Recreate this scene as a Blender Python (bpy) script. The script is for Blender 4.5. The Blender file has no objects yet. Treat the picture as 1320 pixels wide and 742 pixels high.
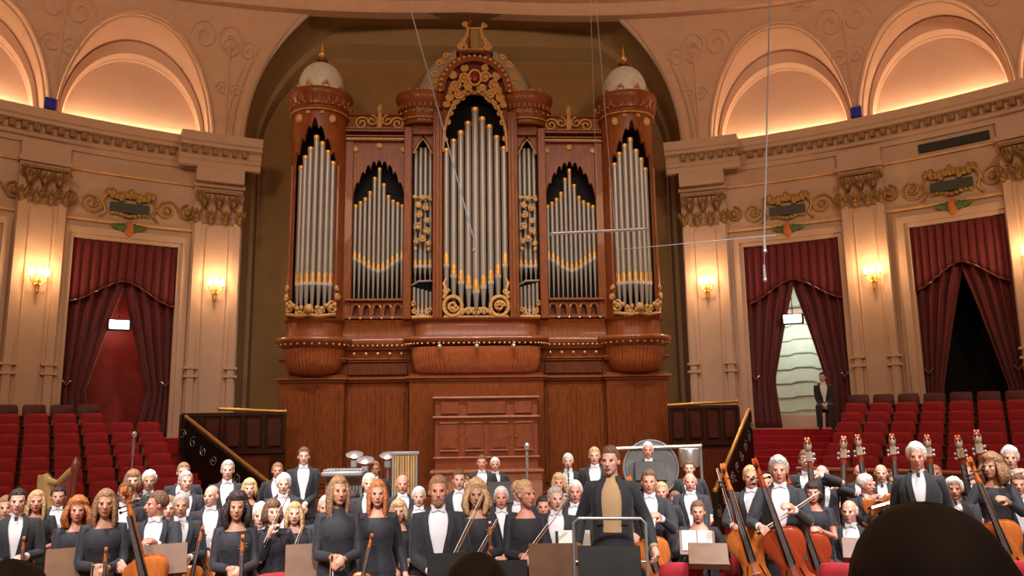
import bpy, math, random
from mathutils import Vector, Matrix
from math import sin, cos, pi, radians, sqrt, atan2, tan
random.seed(7)
S = bpy.context.scene
COL = S.collection
# ------------------------------------------------------------------ camera numbers (1320x742, focal 1000 px)
FPX = 1000.0
CAMP = Vector((-.29, 0, 2.4))
_y, _p, _r = map(radians, (3.5, 9.6, .8))
FW = Vector((sin(_y)*cos(_p), cos(_y)*cos(_p), sin(_p)))
RT0 = Vector((cos(_y), -sin(_y), 0)); UP0 = RT0.cross(FW)
RT = RT0*cos(_r) - UP0*sin(_r); UP = RT0*sin(_r) + UP0*cos(_r)
def ray(px, py): return FW + RT*((px-660)/FPX) - UP*((py-371)/FPX)
def at_y(px, py, Y):
    d = ray(px, py); return CAMP + d*((Y-CAMP.y)/d.y)
def at_d(px, py, dist):
    return CAMP + ray(px, py)*dist
# ------------------------------------------------------------------ materials
MATS = {}
def mat(name, col, rough=.6, metal=0, var=.12, scale=6, bump=0, bscale=30, emit=None, estr=0, coat=0, spec=.5, stretch=None, sheen=0):
    if name in MATS: return MATS[name]
    m = bpy.data.materials.new(name); m.use_nodes = True
    nt = m.node_tree; N = nt.nodes; L = nt.links
    b = N['Principled BSDF']
    b.inputs['Roughness'].default_value = rough; b.inputs['Metallic'].default_value = metal
    b.inputs['Coat Weight'].default_value = coat; b.inputs['Specular IOR Level'].default_value = spec
    b.inputs['Sheen Weight'].default_value = sheen
    tc = N.new('ShaderNodeTexCoord'); mp = N.new('ShaderNodeMapping')
    L.new(tc.outputs['Object'], mp.inputs['Vector'])
    if stretch: mp.inputs['Scale'].default_value = stretch
    nz = N.new('ShaderNodeTexNoise'); nz.inputs['Scale'].default_value = scale; nz.inputs['Detail'].default_value = 5
    L.new(mp.outputs['Vector'], nz.inputs['Vector'])
    cr = N.new('ShaderNodeValToRGB')
    c = col
    cr.color_ramp.elements[0].position = .3; cr.color_ramp.elements[1].position = .7
    cr.color_ramp.elements[0].color = (c[0]*(1-var), c[1]*(1-var), c[2]*(1-var), 1)
    cr.color_ramp.elements[1].color = (min(1, c[0]*(1+var)), min(1, c[1]*(1+var)), min(1, c[2]*(1+var)), 1)
    L.new(nz.outputs['Fac'], cr.inputs['Fac']); L.new(cr.outputs['Color'], b.inputs['Base Color'])
    if bump:
        n2 = N.new('ShaderNodeTexNoise'); n2.inputs['Scale'].default_value = bscale
        L.new(mp.outputs['Vector'], n2.inputs['Vector'])
        bp = N.new('ShaderNodeBump'); bp.inputs['Strength'].default_value = bump; bp.inputs['Distance'].default_value = .03
        L.new(n2.outputs['Fac'], bp.inputs['Height']); L.new(bp.outputs['Normal'], b.inputs['Normal'])
    if emit:
        b.inputs['Emission Color'].default_value = (*emit, 1); b.inputs['Emission Strength'].default_value = estr
    MATS[name] = m
    return m
CREAM = mat('cream_plaster', (.58, .40, .285), .75, var=.05, scale=2)
VAULT = mat('vault_plaster', (.68, .45, .33), .8, var=.06, scale=3, bump=.25, bscale=6)
LUNE = mat('lunette_plaster', (.66, .46, .36), .8, var=.03, scale=2)
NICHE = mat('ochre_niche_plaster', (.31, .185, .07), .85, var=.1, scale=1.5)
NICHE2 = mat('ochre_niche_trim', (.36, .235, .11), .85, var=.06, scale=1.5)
GILT = mat('gilded_plaster', (.42, .24, .07), .5, .3, var=.35, scale=20)
BROWNG = mat('bronze_capital', (.28, .15, .05), .5, .3, var=.4, scale=25)
WOOD = mat('organ_mahogany', (.235, .062, .014), .38, var=.28, scale=5, stretch=(4, 4, .7), coat=.08, spec=.35)
WOODD = mat('dark_mahogany', (.15, .035, .014), .35, var=.3, scale=5, stretch=(4, 4, .7), coat=.2)
WOODL = mat('polished_cornice', (.30, .09, .028), .3, var=.2, scale=8, coat=.7)
BLACK = mat('unlit_black', (.004, .004, .005), .9, var=.1)  # flat black that stands in for unlit depth
TIN = mat('tin_pipe', (.36, .33, .29), .38, .45, var=.08, scale=3, stretch=(1, 1, .3))
GOLD = mat('gold_leaf', (.80, .45, .13), .35, .6, var=.2, scale=14)
GOLDC = mat('carved_gold', (.62, .36, .13), .5, .25, var=.35, scale=22, bump=.6, bscale=40)
LIP = mat('polished_tin', (.9, .88, .84), .2, .5, var=.05)
DOME = mat('dome_lead', (.66, .66, .62), .55, .1, var=.12, scale=10)
DOMEB = mat('grey_cupola', (.42, .37, .30), .8, var=.08, scale=4)
RED = mat('red_plush', (.32, .004, .014), .8, var=.25, scale=9, sheen=.15)
CARPET = mat('red_carpet', (.33, .006, .014), .95, var=.25, scale=20, bump=.3, bscale=80)
CURT = mat('crimson_velvet', (.12, .0025, .007), .75, var=.25, scale=3, stretch=(3, 3, .4), sheen=.2)
SEATW = mat('seat_wood', (.20, .062, .022), .45, var=.25, scale=8)
FLOORW = mat('stage_boards', (.30, .15, .07), .4, var=.25, scale=4, stretch=(.3, 6, 1))
BRASS = mat('brass_rail', (.72, .46, .16), .3, .7, var=.1)
IRON = mat('black_iron', (.015, .013, .012), .45, .3, var=.2)
DARKW = mat('balustrade_wood', (.05, .014, .008), .4, var=.3, scale=6)
CHROME = mat('chrome', (.8, .8, .82), .22, .8, var=.04)
GREYM = mat('grey_metal', (.35, .36, .36), .4, .5, var=.1)
SUIT = mat('black_wool', (.020, .022, .028), .8, var=.2, scale=30, sheen=.10)
SUIT2 = mat('charcoal_wool', (.045, .048, .058), .85, var=.2, scale=30, sheen=.35)
SHIRT = mat('white_cotton', (.80, .80, .84), .8, var=.04)
TAN = mat('tan_cloth', (.50, .32, .17), .85, var=.08)
DRESS = mat('black_jersey', (.018, .018, .026), .75, var=.25, scale=20, sheen=.08)
SKIN = [mat('skin_light', (.72, .40, .30), .5, var=.07, scale=12), mat('skin_ruddy', (.66, .30, .21), .5, var=.08, scale=12), mat('skin_tan', (.52, .27, .17), .5, var=.08, scale=12)]
HAIR = dict(white=mat('hair_white', (.82, .80, .76), .6, var=.15, scale=30, bump=.7, bscale=60), grey=mat('hair_grey', (.46, .43, .40), .6, var=.2, scale=30, bump=.7, bscale=60),
 blond=mat('hair_blond', (.62, .40, .20), .5, var=.25, scale=30, bump=.7, bscale=60), brown=mat('hair_brown', (.17, .085, .045), .5, var=.3, scale=30, bump=.7, bscale=60),
 light=mat('hair_light_brown', (.34, .18, .09), .5, var=.3, scale=30, bump=.7, bscale=60), dark=mat('hair_dark', (.035, .022, .018), .5, var=.3, scale=30, bump=.7, bscale=60),
 red=mat('hair_red', (.50, .17, .05), .5, var=.3, scale=30, bump=.7, bscale=60))
EYE = mat('eye_dark', (.03, .02, .018), .3)
LIPS = mat('lip_colour', (.42, .11, .09), .5)
VARN = mat('orange_varnish', (.52, .15, .03), .25, var=.25, scale=7, coat=.5, stretch=(3, 3, .6))
VARR = mat('red_varnish', (.34, .05, .015), .25, var=.25, scale=7, coat=.5, stretch=(3, 3, .6))
EBONY = mat('ebony', (.012, .010, .010), .3)
BOWW = mat('bow_wood', (.45, .22, .10), .35)
BOWH = mat('bow_hair', (.85, .82, .75), .6)
PAPER = mat('sheet_paper', (.85, .84, .80), .8, var=.03)
TANW = mat('stand_wood', (.15, .07, .03), .4, var=.2, scale=6)
BLUE = mat('blue_housing', (.015, .015, .30), .4)
GREENL = mat('green_leaf_paint', (.10, .16, .05), .6, var=.2)
ORANGEL = mat('orange_paint', (.60, .16, .04), .6)
PLATE = mat('name_plate', (.030, .035, .022), .5, var=.3, scale=30)
DRUM = mat('drum_skin', (.16, .17, .17), .5, var=.1)
MARB = mat('greenish_white_panel', (.66, .68, .58), .5, var=.05)
LAMP = mat('lamp_glass', (1, .85, .6), .5, emit=(1, .62, .30), estr=26)
SIGN = mat('sign_face', (.8, 1, .95), .5, emit=(.72, 1, .93), estr=7)
COVE = mat('cove_tube', (1, .8, .5), .5, emit=(1, .70, .40), estr=48)
# ------------------------------------------------------------------ mesh building
class MB:
    def __init__(s): s.v = []; s.f = []
    def add(s, vs, fs):
        o = len(s.v); s.v += [tuple(v) for v in vs]; s.f += [tuple(i+o for i in f) for f in fs]
        return s
    def xf(s, M, start=0):
        s.v[start:] = [tuple(M @ Vector(v)) for v in s.v[start:]]; return s
    def box(s, c, d, rz=0, M=None, bev=0):
        hx, hy, hz = d[0]/2, d[1]/2, d[2]/2
        b = min(bev, hx*.9, hy*.9, hz*.9)
        if b > 0:
            rings = []
            for z, o in ((-hz, b), (-hz+b, 0), (hz-b, 0), (hz, b)):
                X, Y = hx-o, hy-o; q = b*.7 if o == 0 else b*.5
                rings.append([(-X+q, -Y, z), (X-q, -Y, z), (X, -Y+q, z), (X, Y-q, z), (X-q, Y, z), (-X+q, Y, z), (-X, Y-q, z), (-X, -Y+q, z)])
            vs = [p for r in rings for p in r]; fs = []
            for k in range(3):
                for i in range(8): fs.append((k*8+i, k*8+(i+1) % 8, k*8+8+(i+1) % 8, k*8+8+i))
            fs.append(tuple(range(7, -1, -1))); fs.append(tuple(range(24, 32)))
        else:
            vs = [(x*hx, y*hy, z*hz) for z in (-1, 1) for y in (-1, 1) for x in (-1, 1)]
            fs = [(0, 2, 3, 1), (4, 5, 7, 6), (0, 1, 5, 4), (2, 6, 7, 3), (0, 4, 6, 2), (1, 3, 7, 5)]
        T = Matrix.Translation(c) @ Matrix.Rotation(rz, 4, 'Z')
        if M is not None: T = M @ T
        return s.add([T @ Vector(v) for v in vs], fs)
    def loft(s, rings, closed=True, caps=True):
        n = len(rings[0]); o = len(s.v)
        s.v += [tuple(p) for r in rings for p in r]
        m = n if closed else n-1
        for k in range(len(rings)-1):
            for i in range(m):
                a = o+k*n+i; b = o+k*n+(i+1) % n
                s.f.append((a, b, b+n, a+n))
        if caps and closed:
            s.f.append(tuple(o+i for i in range(n-1, -1, -1))); e = o+(len(rings)-1)*n
            s.f.append(tuple(e+i for i in range(n)))
        return s
    def tube(s, pts, rad, n=8, caps=True, flat=1.0):
        P = [Vector(p) for p in pts]
        if not isinstance(rad, (list, tuple)): rad = [rad]*len(P)
        rings = []; prev = None
        for i, p in enumerate(P):
            t = (P[min(i+1, len(P)-1)]-P[max(i-1, 0)])
            if t.length < 1e-9: t = Vector((0, 0, 1))
            t.normalize()
            if prev is None:
                a = Vector((0, 0, 1)) if abs(t.z) < .9 else Vector((0, 1, 0))
                u = t.cross(a).normalized()
            else:
                u = prev - t*prev.dot(t)
                u = u.normalized() if u.length > 1e-6 else t.orthogonal().normalized()
            prev = u; w = t.cross(u)
            rings.append([p + (u*cos(2*pi*k/n) + w*sin(2*pi*k/n)*flat)*rad[i] for k in range(n)])
        return s.loft(rings, True, caps)
    def lathe(s, prof, c=(0, 0, 0), n=24, a0=0, a1=2*pi, sy=1, flute=0, fn=0):
        full = abs(a1-a0-2*pi) < 1e-6
        m = n if full else n+1
        rings = []
        for r, z in prof:
            ring = []
            for i in range(m):
                a = a0+(a1-a0)*i/n
                rr = r*(1+flute*abs(sin(a*fn/2)))
                ring.append((c[0]+rr*cos(a), c[1]+rr*sin(a)*sy, c[2]+z))
            rings.append(ring)
        return s.loft(rings, full, full)
    def ball(s, c, r, n=12, m=8, M=None):
        if not isinstance(r, (tuple, list)): r = (r, r, r)
        vs = [(0, 0, -1)]
        for j in range(1, m):
            a = -pi/2+pi*j/m
            vs += [(cos(a)*cos(2*pi*i/n), cos(a)*sin(2*pi*i/n), sin(a)) for i in range(n)]
        vs.append((0, 0, 1)); fs = []
        for i in range(n): fs.append((0, 1+(i+1) % n, 1+i))
        for j in range(m-2):
            for i in range(n):
                a = 1+j*n+i; b = 1+j*n+(i+1) % n
                fs.append((a, b, b+n, a+n))
        t = len(vs)-1; q = 1+(m-2)*n
        for i in range(n): fs.append((q+i, q+(i+1) % n, t))
        out = []
        for v in vs:
            p = Vector((v[0]*r[0], v[1]*r[1], v[2]*r[2]))
            if M is not None: p = M @ p
            out.append(p+Vector(c))
        return s.add(out, fs)
    def mesh(s, name, m, smooth=True, ang=35):
        me = bpy.data.meshes.new(name); me.from_pydata(s.v, [], s.f); me.validate(); me.update()
        if m is not None: me.materials.append(m)
        if smooth:
            me.shade_smooth(); me.set_sharp_from_angle(angle=radians(ang))
        return me
    def build(s, name, m, parent=None, smooth=True, ang=35, loc=None):
        if name in SPLIT and parent is not None:
            o = None
            for q in split(s): o = obj(name, q.mesh(name, m, smooth, ang), parent, loc)
            return o
        return obj(name, s.mesh(name, m, smooth, ang), parent, loc)
def split(mb):
    """one MB per connected piece"""
    par = list(range(len(mb.v)))
    def find(a):
        while par[a] != a: par[a] = par[par[a]]; a = par[a]
        return a
    for f in mb.f:
        r = find(f[0])
        for i in f[1:]:
            q = find(i)
            if q != r: par[q] = r
    G = {}
    for f in mb.f: G.setdefault(find(f[0]), []).append(f)
    out = []
    for fs in G.values():
        ids = sorted({i for f in fs for i in f}); mp = {i: k for k, i in enumerate(ids)}
        m = MB(); m.v = [mb.v[i] for i in ids]; m.f = [tuple(mp[i] for i in f) for f in fs]; out.append(m)
    return out
SPLIT = {'belt_moulding', 'bead_row', 'iron_scroll', 'gilt_boss', 'white_bead', 'bulkhead_lamp', 'cornice_bracket', 'gilt_rosette', 'frame_post', 'raised_field', 'post', 'newel_post', 'stile', 'gilt_arch', 'cornice', 'gilt_line', 'slat', 'armrest', 'upright', 'sill', 'side_urn', 'pediment_cap', 'cabinet_ledge', 'door_edge', 'turret_shaft', 'arch_rib', 'lintel', 'interior_shade_sheet', 'tripod_leg', 'resonator', 'sound_holes', 'lips', 'dome_ornament'}
def obj(name, me, parent=None, loc=None):
    o = bpy.data.objects.new(name, me); COL.objects.link(o)
    if parent is not None: o.parent = parent
    if loc is not None: o.location = loc
    return o
def thing(name, label, cat, loc=(0, 0, 0), rz=0, group=None):
    o = bpy.data.objects.new(name, None); COL.objects.link(o); o.location = loc; o.rotation_euler = (0, 0, rz)
    return tag(o, label, cat, group)
def tag(o, label, cat, group=None):
    o['label'] = label; o['category'] = cat
    if group: o['group'] = group
    return o
def struct(name, mb, m, label=None, parent=None, smooth=True):
    o = mb.build(name, m, parent, smooth)
    if parent is None:
        o['kind'] = 'structure'
        if label: o['label'] = label
    return o
def copy_tree(o, parent=None):
    c = o.copy(); COL.objects.link(c)
    if parent is not None: c.parent = parent
    for ch in list(o.children): copy_tree(ch, c)
    return c
def spiral(c, r0, turns, side=1, start=0, n=26, tilt=None):
    """flat scroll in the xz plane"""
    pts = []
    for i in range(n):
        t = i/(n-1); a = start+side*turns*2*pi*t; r = r0*(1-.82*t)
        pts.append(Vector((c[0]+r*cos(a), c[1], c[2]+r*sin(a))))
    return pts

# ================================================================== THE HALL
WX, WY = -.24, 5.1
def W(th, r, z): 
    a = radians(th); return (WX+r*sin(a), WY+r*cos(a), z)
def arcblock(mb, t0, t1, r0, r1, z0, z1, step=1.0):
    n = max(1, int(math.ceil(abs(t1-t0)/step))); rings = []
    for i in range(n+1):
        t = t0+(t1-t0)*i/n
        rings.append([W(t, r0, z0), W(t, r1, z0), W(t, r1, z1), W(t, r0, z1)])
    return mb.loft(rings, True, True)
def arcprofile(mb, t0, t1, prof, step=1.0, closed=True):
    n = max(1, int(math.ceil(abs(t1-t0)/step)))
    rings = [[W(t0+(t1-t0)*i/n, r, z) for r, z in prof] for i in range(n+1)]
    return mb.loft(rings, closed, closed)
TMAX = 62
DOORS = [(-43.0, 3.7), (-30.05, 4.0), (30.05, 4.0), (43.0, 3.4)]
DTOP, DBOT = 7.15, 2.05
PIL = [-48.3, -36.5, -22.95, 22.75, 36.3, 48.3]
NH = 20.8
Z0 = 10.25
def zband(t): return 14.52-.36*(abs(t)/16)**1.3
def wall_cols(mb, t0, t1, r, z0, z1, holes, step=.6):
    """curved wall, columns with rectangular openings"""
    cuts = {t0, t1}
    for c, h in holes:
        for e in (c-h, c+h):
            if t0 < e < t1: cuts.add(e)
    cs = sorted(cuts)
    for a, b in zip(cs, cs[1:]):
        mid = (a+b)/2; inside = any(abs(mid-c) < h for c, h in holes)
        n = max(1, int(math.ceil((b-a)/step)))
        for lo, hi in (((z0, DBOT), (DTOP, z1)) if inside else ((z0, z1),)):
            rings = [[W(a+(b-a)*i/n, r, lo), W(a+(b-a)*i/n, r+.35, lo), W(a+(b-a)*i/n, r+.35, hi), W(a+(b-a)*i/n, r, hi)] for i in range(n+1)]
            mb.loft(rings, True, True)
m = MB(); wall_cols(m, -TMAX, -NH, 18, 0, Z0, DOORS); struct('wall_left', m, CREAM, 'curved cream wall left of the organ niche')
m = MB(); wall_cols(m, NH, TMAX, 18, 0, Z0, DOORS); struct('wall_right', m, CREAM, 'curved cream wall right of the organ niche')
# cornice, frieze mouldings
CORN = [(17.98, 9.45), (17.82, 9.45), (17.8, 9.62), (17.72, 9.66), (17.70, 9.78), (17.66, 9.80), (17.66, 10.02), (17.44, 10.06), (17.42, 10.16), (17.34, 10.2), (17.28, 10.42), (17.28, 10.48), (18.0, 10.52)]
CORN = [(r+.12 if r < 17.9 else r, 10.22-(10.52-z)*.74) for r, z in CORN]
def sgn(a, b): return (a, b)
for i, (a, b) in enumerate(((-TMAX, -NH), (NH, TMAX))):
    m = MB(); arcprofile(m, a, b, CORN)
    # projecting bay over the pilaster pair beside the niche
    e0, e1 = ((-26.6, -NH+1.25) if a < 0 else (NH-1.25, 26.4))
    arcprofile(m, e0, e1, [(r-.45 if r < 17.95 else r-.3, z+(.012 if z > 10.15 else (-.012 if z < 9.48 else 0))) for r, z in CORN])
    c = struct('trim_%d' % (i+1), m, CREAM, 'main cornice on the curved %s wall' % ('left' if a < 0 else 'right'))
    d = MB(); t = a+.3
    while t < b-.3:
        off = .45 if e0 < t < e1 else 0
        arcblock(d, t, t+.42, 17.62-off, 17.82-off, 9.70, 9.86); t += .86
    d.build('dentil_course', BROWNG, c)
    g = MB(); arcprofile(g, a, b, [(17.98, 8.93), (17.93, 8.93), (17.91, 8.97), (17.98, 9.0)]); arcprofile(g, a, b, [(17.98, 7.62), (17.95, 7.62), (17.94, 7.68), (17.98, 7.72)])
    g.build('gilt_fillet', mat('gilt_fillet', (.80, .48, .22), .5, .1), c)
# pilasters with capitals
for i, t in enumerate(PIL):
    near = abs(t) < 30; hw = 2.05 if near else 1.75
    m = MB()
    arcblock(m, t-hw, t+hw, 17.80, 18.02, 0, 9.46)
    if near: arcblock(m, t-hw, t+hw, 17.5, 17.9, 9.02, 9.46)
    for e in (-1, 1):
        arcblock(m, t+e*hw*.80-.28, t+e*hw*.80+.28, 17.70, 17.82, 1.0, 7.9)
        m.tube([W(t+e*hw*.44, 17.79, 1.0), W(t+e*hw*.44, 17.79, 7.7)], .028, 6)
        for z in (3.62, 3.84): arcblock(m, t+e*hw*.80-.55, t+e*hw*.80+.55, 17.67, 17.82, z, z+.06)
    arcblock(m, t-hw-.15, t+hw+.15, 17.72, 18.0, 8.9, 9.02)
    p = struct('trim_%d' % (i+3), m, CREAM, 'cream wall pilaster with bronze capital, '+['beyond the left edge', 'left of the left doorway', 'between left doorway and organ', 'between organ and first right doorway', 'between the two right doorways', 'at the right picture edge'][i])
    g = MB()
    for k in range(7):
        u = t-hw*.9+hw*1.8*k/6
        zc = 8.05+.42*(k % 2)
        for q in range(3):
            uu = u+(q-1)*.22
            g.tube([W(u, 17.74, zc-.2), W(uu, 17.66, zc+.02), W(uu+(q-1)*.2, 17.56, zc+.16), W(uu+(q-1)*.25, 17.60, zc+.06)], [.05, .06, .04, .02], 6)
        g.ball(W(u, 17.66, zc-.05), (.09, .09, .13), 8, 6)
    for e in (-1, 1):
        cc = W(t+e*hw*.8, 17.62, 8.58)
        g.tube([Vector(cc)+Vector((.16*cos(a*.7)*(1-a/12), 0, .16*sin(a*.7)*(1-a/12))) for a in range(11)], .035, 6)
    arcblock(g, t-hw*.95, t+hw*.95, 17.76, 17.82, 7.86, 7.93); arcblock(g, t-hw*.95, t+hw*.95, 17.70, 17.82, 8.74, 8.82)
    g.build('capital', BROWNG, p)
# door surrounds, frieze cartouches
for i, (c, h) in enumerate(DOORS):
    m = MB()
    for off, w_, dp in ((0, .35, .10), (.35, .55, .16), (.9, .35, .08)):
        a0 = h+off*1.0; a1 = a0+w_
        for e in (-1, 1):
            lo, hi = sorted((c+e*a0, c+e*a1))
            arcblock(m, lo, hi, 18-dp, 18.01, 1.0, DTOP+a0*.314-h*.314)
        arcblock(m, c-a1, c+a1, 18-dp, 18.01, DTOP+(a0-h)*.314, DTOP+(a1-h)*.314)
    f = struct('trim_%d' % (i+10), m, CREAM, 'moulded cream surround of the '+['left-edge doorway', 'left doorway', 'first right doorway', 'second right doorway'][i])
    g = MB()
    for e in (-1, 1):
        for k, dt in enumerate((2.9, 4.6)):
            cc = Vector(W(c+e*dt, 17.95, 8.14)); tx = Vector((cos(radians(c)), -sin(radians(c)), 0))
            sp = spiral((0, 0, 0), .30-.07*k, 1.6, e, pi/2 if k else 0)
            g.tube([cc+tx*p.x+Vector((0, 0, p.z)) for p in sp], .032, 6)
            g.ball(cc, (.09, .06, .09), 8, 6)
    for k in range(-5, 6):
        g.ball(W(c+k*.34, 17.9, 8.42+.05*cos(k*1.3)), (.1, .07, .10+.05*(k % 2 == 0)), 8, 6)
        if abs(k) < 5: g.ball(W(c+k*.34, 17.92, 7.90-.04*cos(k)), (.08, .05, .06), 8, 6)
    for e in (-1, 1):
        g.tube([W(c+e*1.7, 17.93, 8.45), W(c+e*2.1, 17.9, 8.2), W(c+e*1.8, 17.92, 7.95), W(c+e*2.2, 17.93, 7.8)], .04, 6)
    g.build('cartouche_scrolls', GILT, f)
    g = MB(); arcblock(g, c-1.5, c+1.5, 17.86, 17.98, 7.94, 8.20); g.build('name_panel', PLATE, f)
    g = MB()
    for q in (-3, -2, -1, 1, 2, 3):
        g.tube([W(c, 17.9, 7.35), W(c+q*.28, 17.84, 7.55), W(c+q*.48, 17.84, 7.68-.03*abs(q))], [.04, .09, .02], 6)
    g.build('painted_leaves', GREENL, f)
    g = MB(); g.ball(W(c, 17.83, 7.50), (.13, .08, .22), 10, 8); g.build('painted_bud', ORANGEL, f)
# niche back and sides
NY = 23.1
def niche_arch(Xh, zs, H, cut, n=44):
    pts = [(-Xh, 0.0)]
    for i in range(n+1):
        a = pi-pi*i/n; x = Xh*cos(a); z = zs+H*sin(a)
        pts.append((x, min(z, cut)))
    pts.append((Xh, 0.0)); return pts
A = niche_arch(6.42, Z0, 5.85, 14.46); B = niche_arch(6.42, 10.3, 5.2, 14.55); Cc = niche_arch(6.3, 10.3, 4.9, 13.95); D = niche_arch(6.3, 10.2, 4.7, 13.6)
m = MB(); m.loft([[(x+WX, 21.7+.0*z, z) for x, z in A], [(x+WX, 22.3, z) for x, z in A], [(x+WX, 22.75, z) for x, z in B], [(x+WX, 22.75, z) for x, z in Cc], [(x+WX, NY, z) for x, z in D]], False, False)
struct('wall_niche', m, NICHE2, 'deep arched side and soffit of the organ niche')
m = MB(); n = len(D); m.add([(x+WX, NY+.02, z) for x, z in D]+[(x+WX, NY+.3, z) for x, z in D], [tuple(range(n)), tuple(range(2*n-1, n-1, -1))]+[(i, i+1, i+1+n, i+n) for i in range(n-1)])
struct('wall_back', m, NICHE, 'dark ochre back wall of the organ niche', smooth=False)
# archivolt moulding round the niche mouth
m = MB()
for off, rr in ((0, .07), (.28, .05), (.42, .035)):
    pts = [Vector((x*(1+off/6.4)+WX, 0, z if z < Z0 else Z0+(z-Z0)*(1+off/5.6))) for x, z in niche_arch(6.42, Z0, 5.85, 15.2)[1:-1]]
    out = []
    for p in pts:
        r = 17.75-.9*max(0, (p.z-Z0)/4.1)**2
        out.append(Vector((p.x, WY+sqrt(max(0, r*r-(p.x-WX)**2))-.03, p.z)))
    m.tube(out, rr, 6)
struct('trim_20', m, CREAM, 'moulded arch edge around the organ niche')
# vault above the cornice
BAYS = [(-54.3, 4.8, .86), (-42.5, 4.9, .86), (-30.05, 5.35, 1), (30.05, 5.35, 1), (42.5, 4.9, .86), (54.3, 4.8, .86)]
def rv(t, z):
    u = max(0, (z-Z0)/(zband(t)-Z0)); return 17.75-.9*u*u
def outer_h(c, h, t):
    u = (t-c)/(h+.95)
    if abs(u) >= 1: return None
    top = zband(c)-.42
    return Z0+(top-Z0)*(1-abs(u)**2.3)**.55
def niche_h(t):
    x = 17.6*sin(radians(t))
    if abs(x) >= 6.42: return None
    return Z0+5.85*sqrt(1-(x/6.42)**2)
cols = []
edges = []
for c, h, k in BAYS:
    n = 40
    edges += [(c+(h+.95)*cos(pi*i/n)) for i in range(n+1)]
for i in range(60): edges.append(21.388*cos(pi*i/59)*1.0)
edges += [21.40, -21.40, 22, -22, 22.6, -22.6, 49, -49, -TMAX, TMAX, 60.5, -60.5]
edges = sorted(set(round(e, 3) for e in edges))
rings = []
for t in edges:
    z0 = Z0
    for c, h, k in BAYS:
        q = outer_h(c, h, t)
        if q is not None: z0 = q
    q = niche_h(t)
    if q is not None: z0 = min(q, zband(t)-.005)
    zb = zband(t)
    rings.append([W(t, rv(t, z0+(zb-z0)*j/9), z0+(zb-z0)*j/9) for j in range(10)])
m = MB(); m.loft(rings, False, False); struct('ceiling', m, VAULT, 'coved plaster vault above the cornice')
# band and upper ceiling
m = MB(); n = 80; rings = []
for i in range(n+1):
    t = -TMAX+2*TMAX*i/n; zb = zband(t)
    rings.append([W(t, 16.95, zb-.03), W(t, 16.62, zb+.0), W(t, 16.55, zb+.12), W(t, 16.5, zb+.32), W(t, 16.36, zb+.36), W(t, 16.34, zb+.5), W(t, 15.6, zb+1.15), W(t, 14.0, 15.6+.0), W(t, 10.5, 16.2), W(t, 6, 16.5), W(t, 0.05, 16.6)])
m.loft(rings, False, False); struct('ceiling', m, VAULT, 'upper ceiling with its moulded salmon band')
# lunettes
for i, (c, h, ks) in enumerate(BAYS):
    top = zband(c)-.42; nn = 44
    lh = 2.05*ks+(0 if ks == 1 else .12)+.2; z0 = Z0
    def inner(hh, HH, r):
        return [W(c+hh*cos(pi-pi*j/nn), r, z0+HH*sin(pi-pi*j/nn)) for j in range(nn+1)]
    outer = []
    for j in range(nn+1):
        t = c+(h+.95)*cos(pi-pi*j/nn); q = outer_h(c, h, t) or z0
        outer.append(W(t, rv(t, q), q))
    ringm = inner(h+.42, lh+.52, 18.42)
    ringm = [Vector(p) for p in ringm]
    m = MB(); rs = []
    for k in range(7):
        s_ = k/6; e = s_**.7
        rs.append([Vector(a).lerp(b, s_)+Vector((0, 0, .10*sin(pi*s_))) for a, b in zip(outer, ringm)])
    m.loft(rs, False, False)
    # shaded moulded ring
    m.loft([inner(h+.42, lh+.52, 18.42), inner(h+.40, lh+.50, 18.34), inner(h+.12, lh+.14, 18.34), inner(h+.05, lh+.05, 18.48), inner(h, lh, 18.5), inner(h, lh, 18.64)], False, False)
    v = struct('trim_%d' % (30+i), m, LUNE, 'splayed plaster arch around the %s lit lunette' % ['farthest left', 'left-edge', 'complete left', 'first right', 'second right', 'farthest right'][i])
    m = MB(); P = inner(h+.02, lh+.02, 18.62)
    m.loft([[W(c+(h+.02)*cos(pi-pi*j/nn), 18.62, z0) for j in range(nn+1)], P], False, False)
    m.build('lunette_panel', LUNE, v)
    m = MB()
    for off, rr in ((.05, .045), (-.28, .03)):
        pts = []
        for j in range(nn+1):
            t = c+(h+.95+off)*cos(pi-pi*j/nn); q = Z0+(top+off*.3-Z0)*(max(0, 1-abs(cos(pi-pi*j/nn))**2.3))**.55
            pts.append(W(t, rv(t, q)-.02+(.12 if off < 0 else 0), q))
        m.tube(pts, rr, 6)
    m.build('arch_rib', CREAM, v)
    m = MB(); m.tube([W(c+(h-.25)*(-1+2*j/24), 18.46, 10.42) for j in range(25)], .03, 8)
    cv = m.build('cove_lamp', COVE, None)
    tag(cv, 'glowing cove lamp strip at the foot of the %s lunette' % {0: 'farthest left', 1: 'left-edge', 2: 'complete left', 3: 'first right', 4: 'second right', 5: 'farthest right'}[i], 'lamp', 'cove lamps on the cornice')
# spandrel scrolls
m = MB()
for s_ in (-1, 1):
    for c0, zc, R_ in ((24.0, 13.1, .42), (21.9, 12.9, .30), (36.4, 12.9, .42), (36.4, 12.0, .26), (22.6, 11.8, .22), (33.2, 13.55, .18), (48.6, 12.4, .36)):
        for e in (-1, 1):
            pts = []
            for p in spiral((0, 0, 0), R_, 1.5, e, pi/2*(1-e)/1):
                t = s_*(c0+(p.x+e*R_*.9)/.31*.9); z = zc+p.z
                if z < zband(t)-.03: pts.append(W(t, rv(t, z)-.01, z))
            if len(pts) > 4: m.tube(pts, .035, 5)
    for c0 in (22.8, 36.4):
        m.tube([W(s_*c0, rv(c0, z)-.01, z) for z in (10.4, 11.2, 11.8, 12.4, 13.0)], [.05, .03, .05, .03, .05], 6)
struct('trim_40', m, VAULT, 'low plaster scroll reliefs between the arches')
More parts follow.
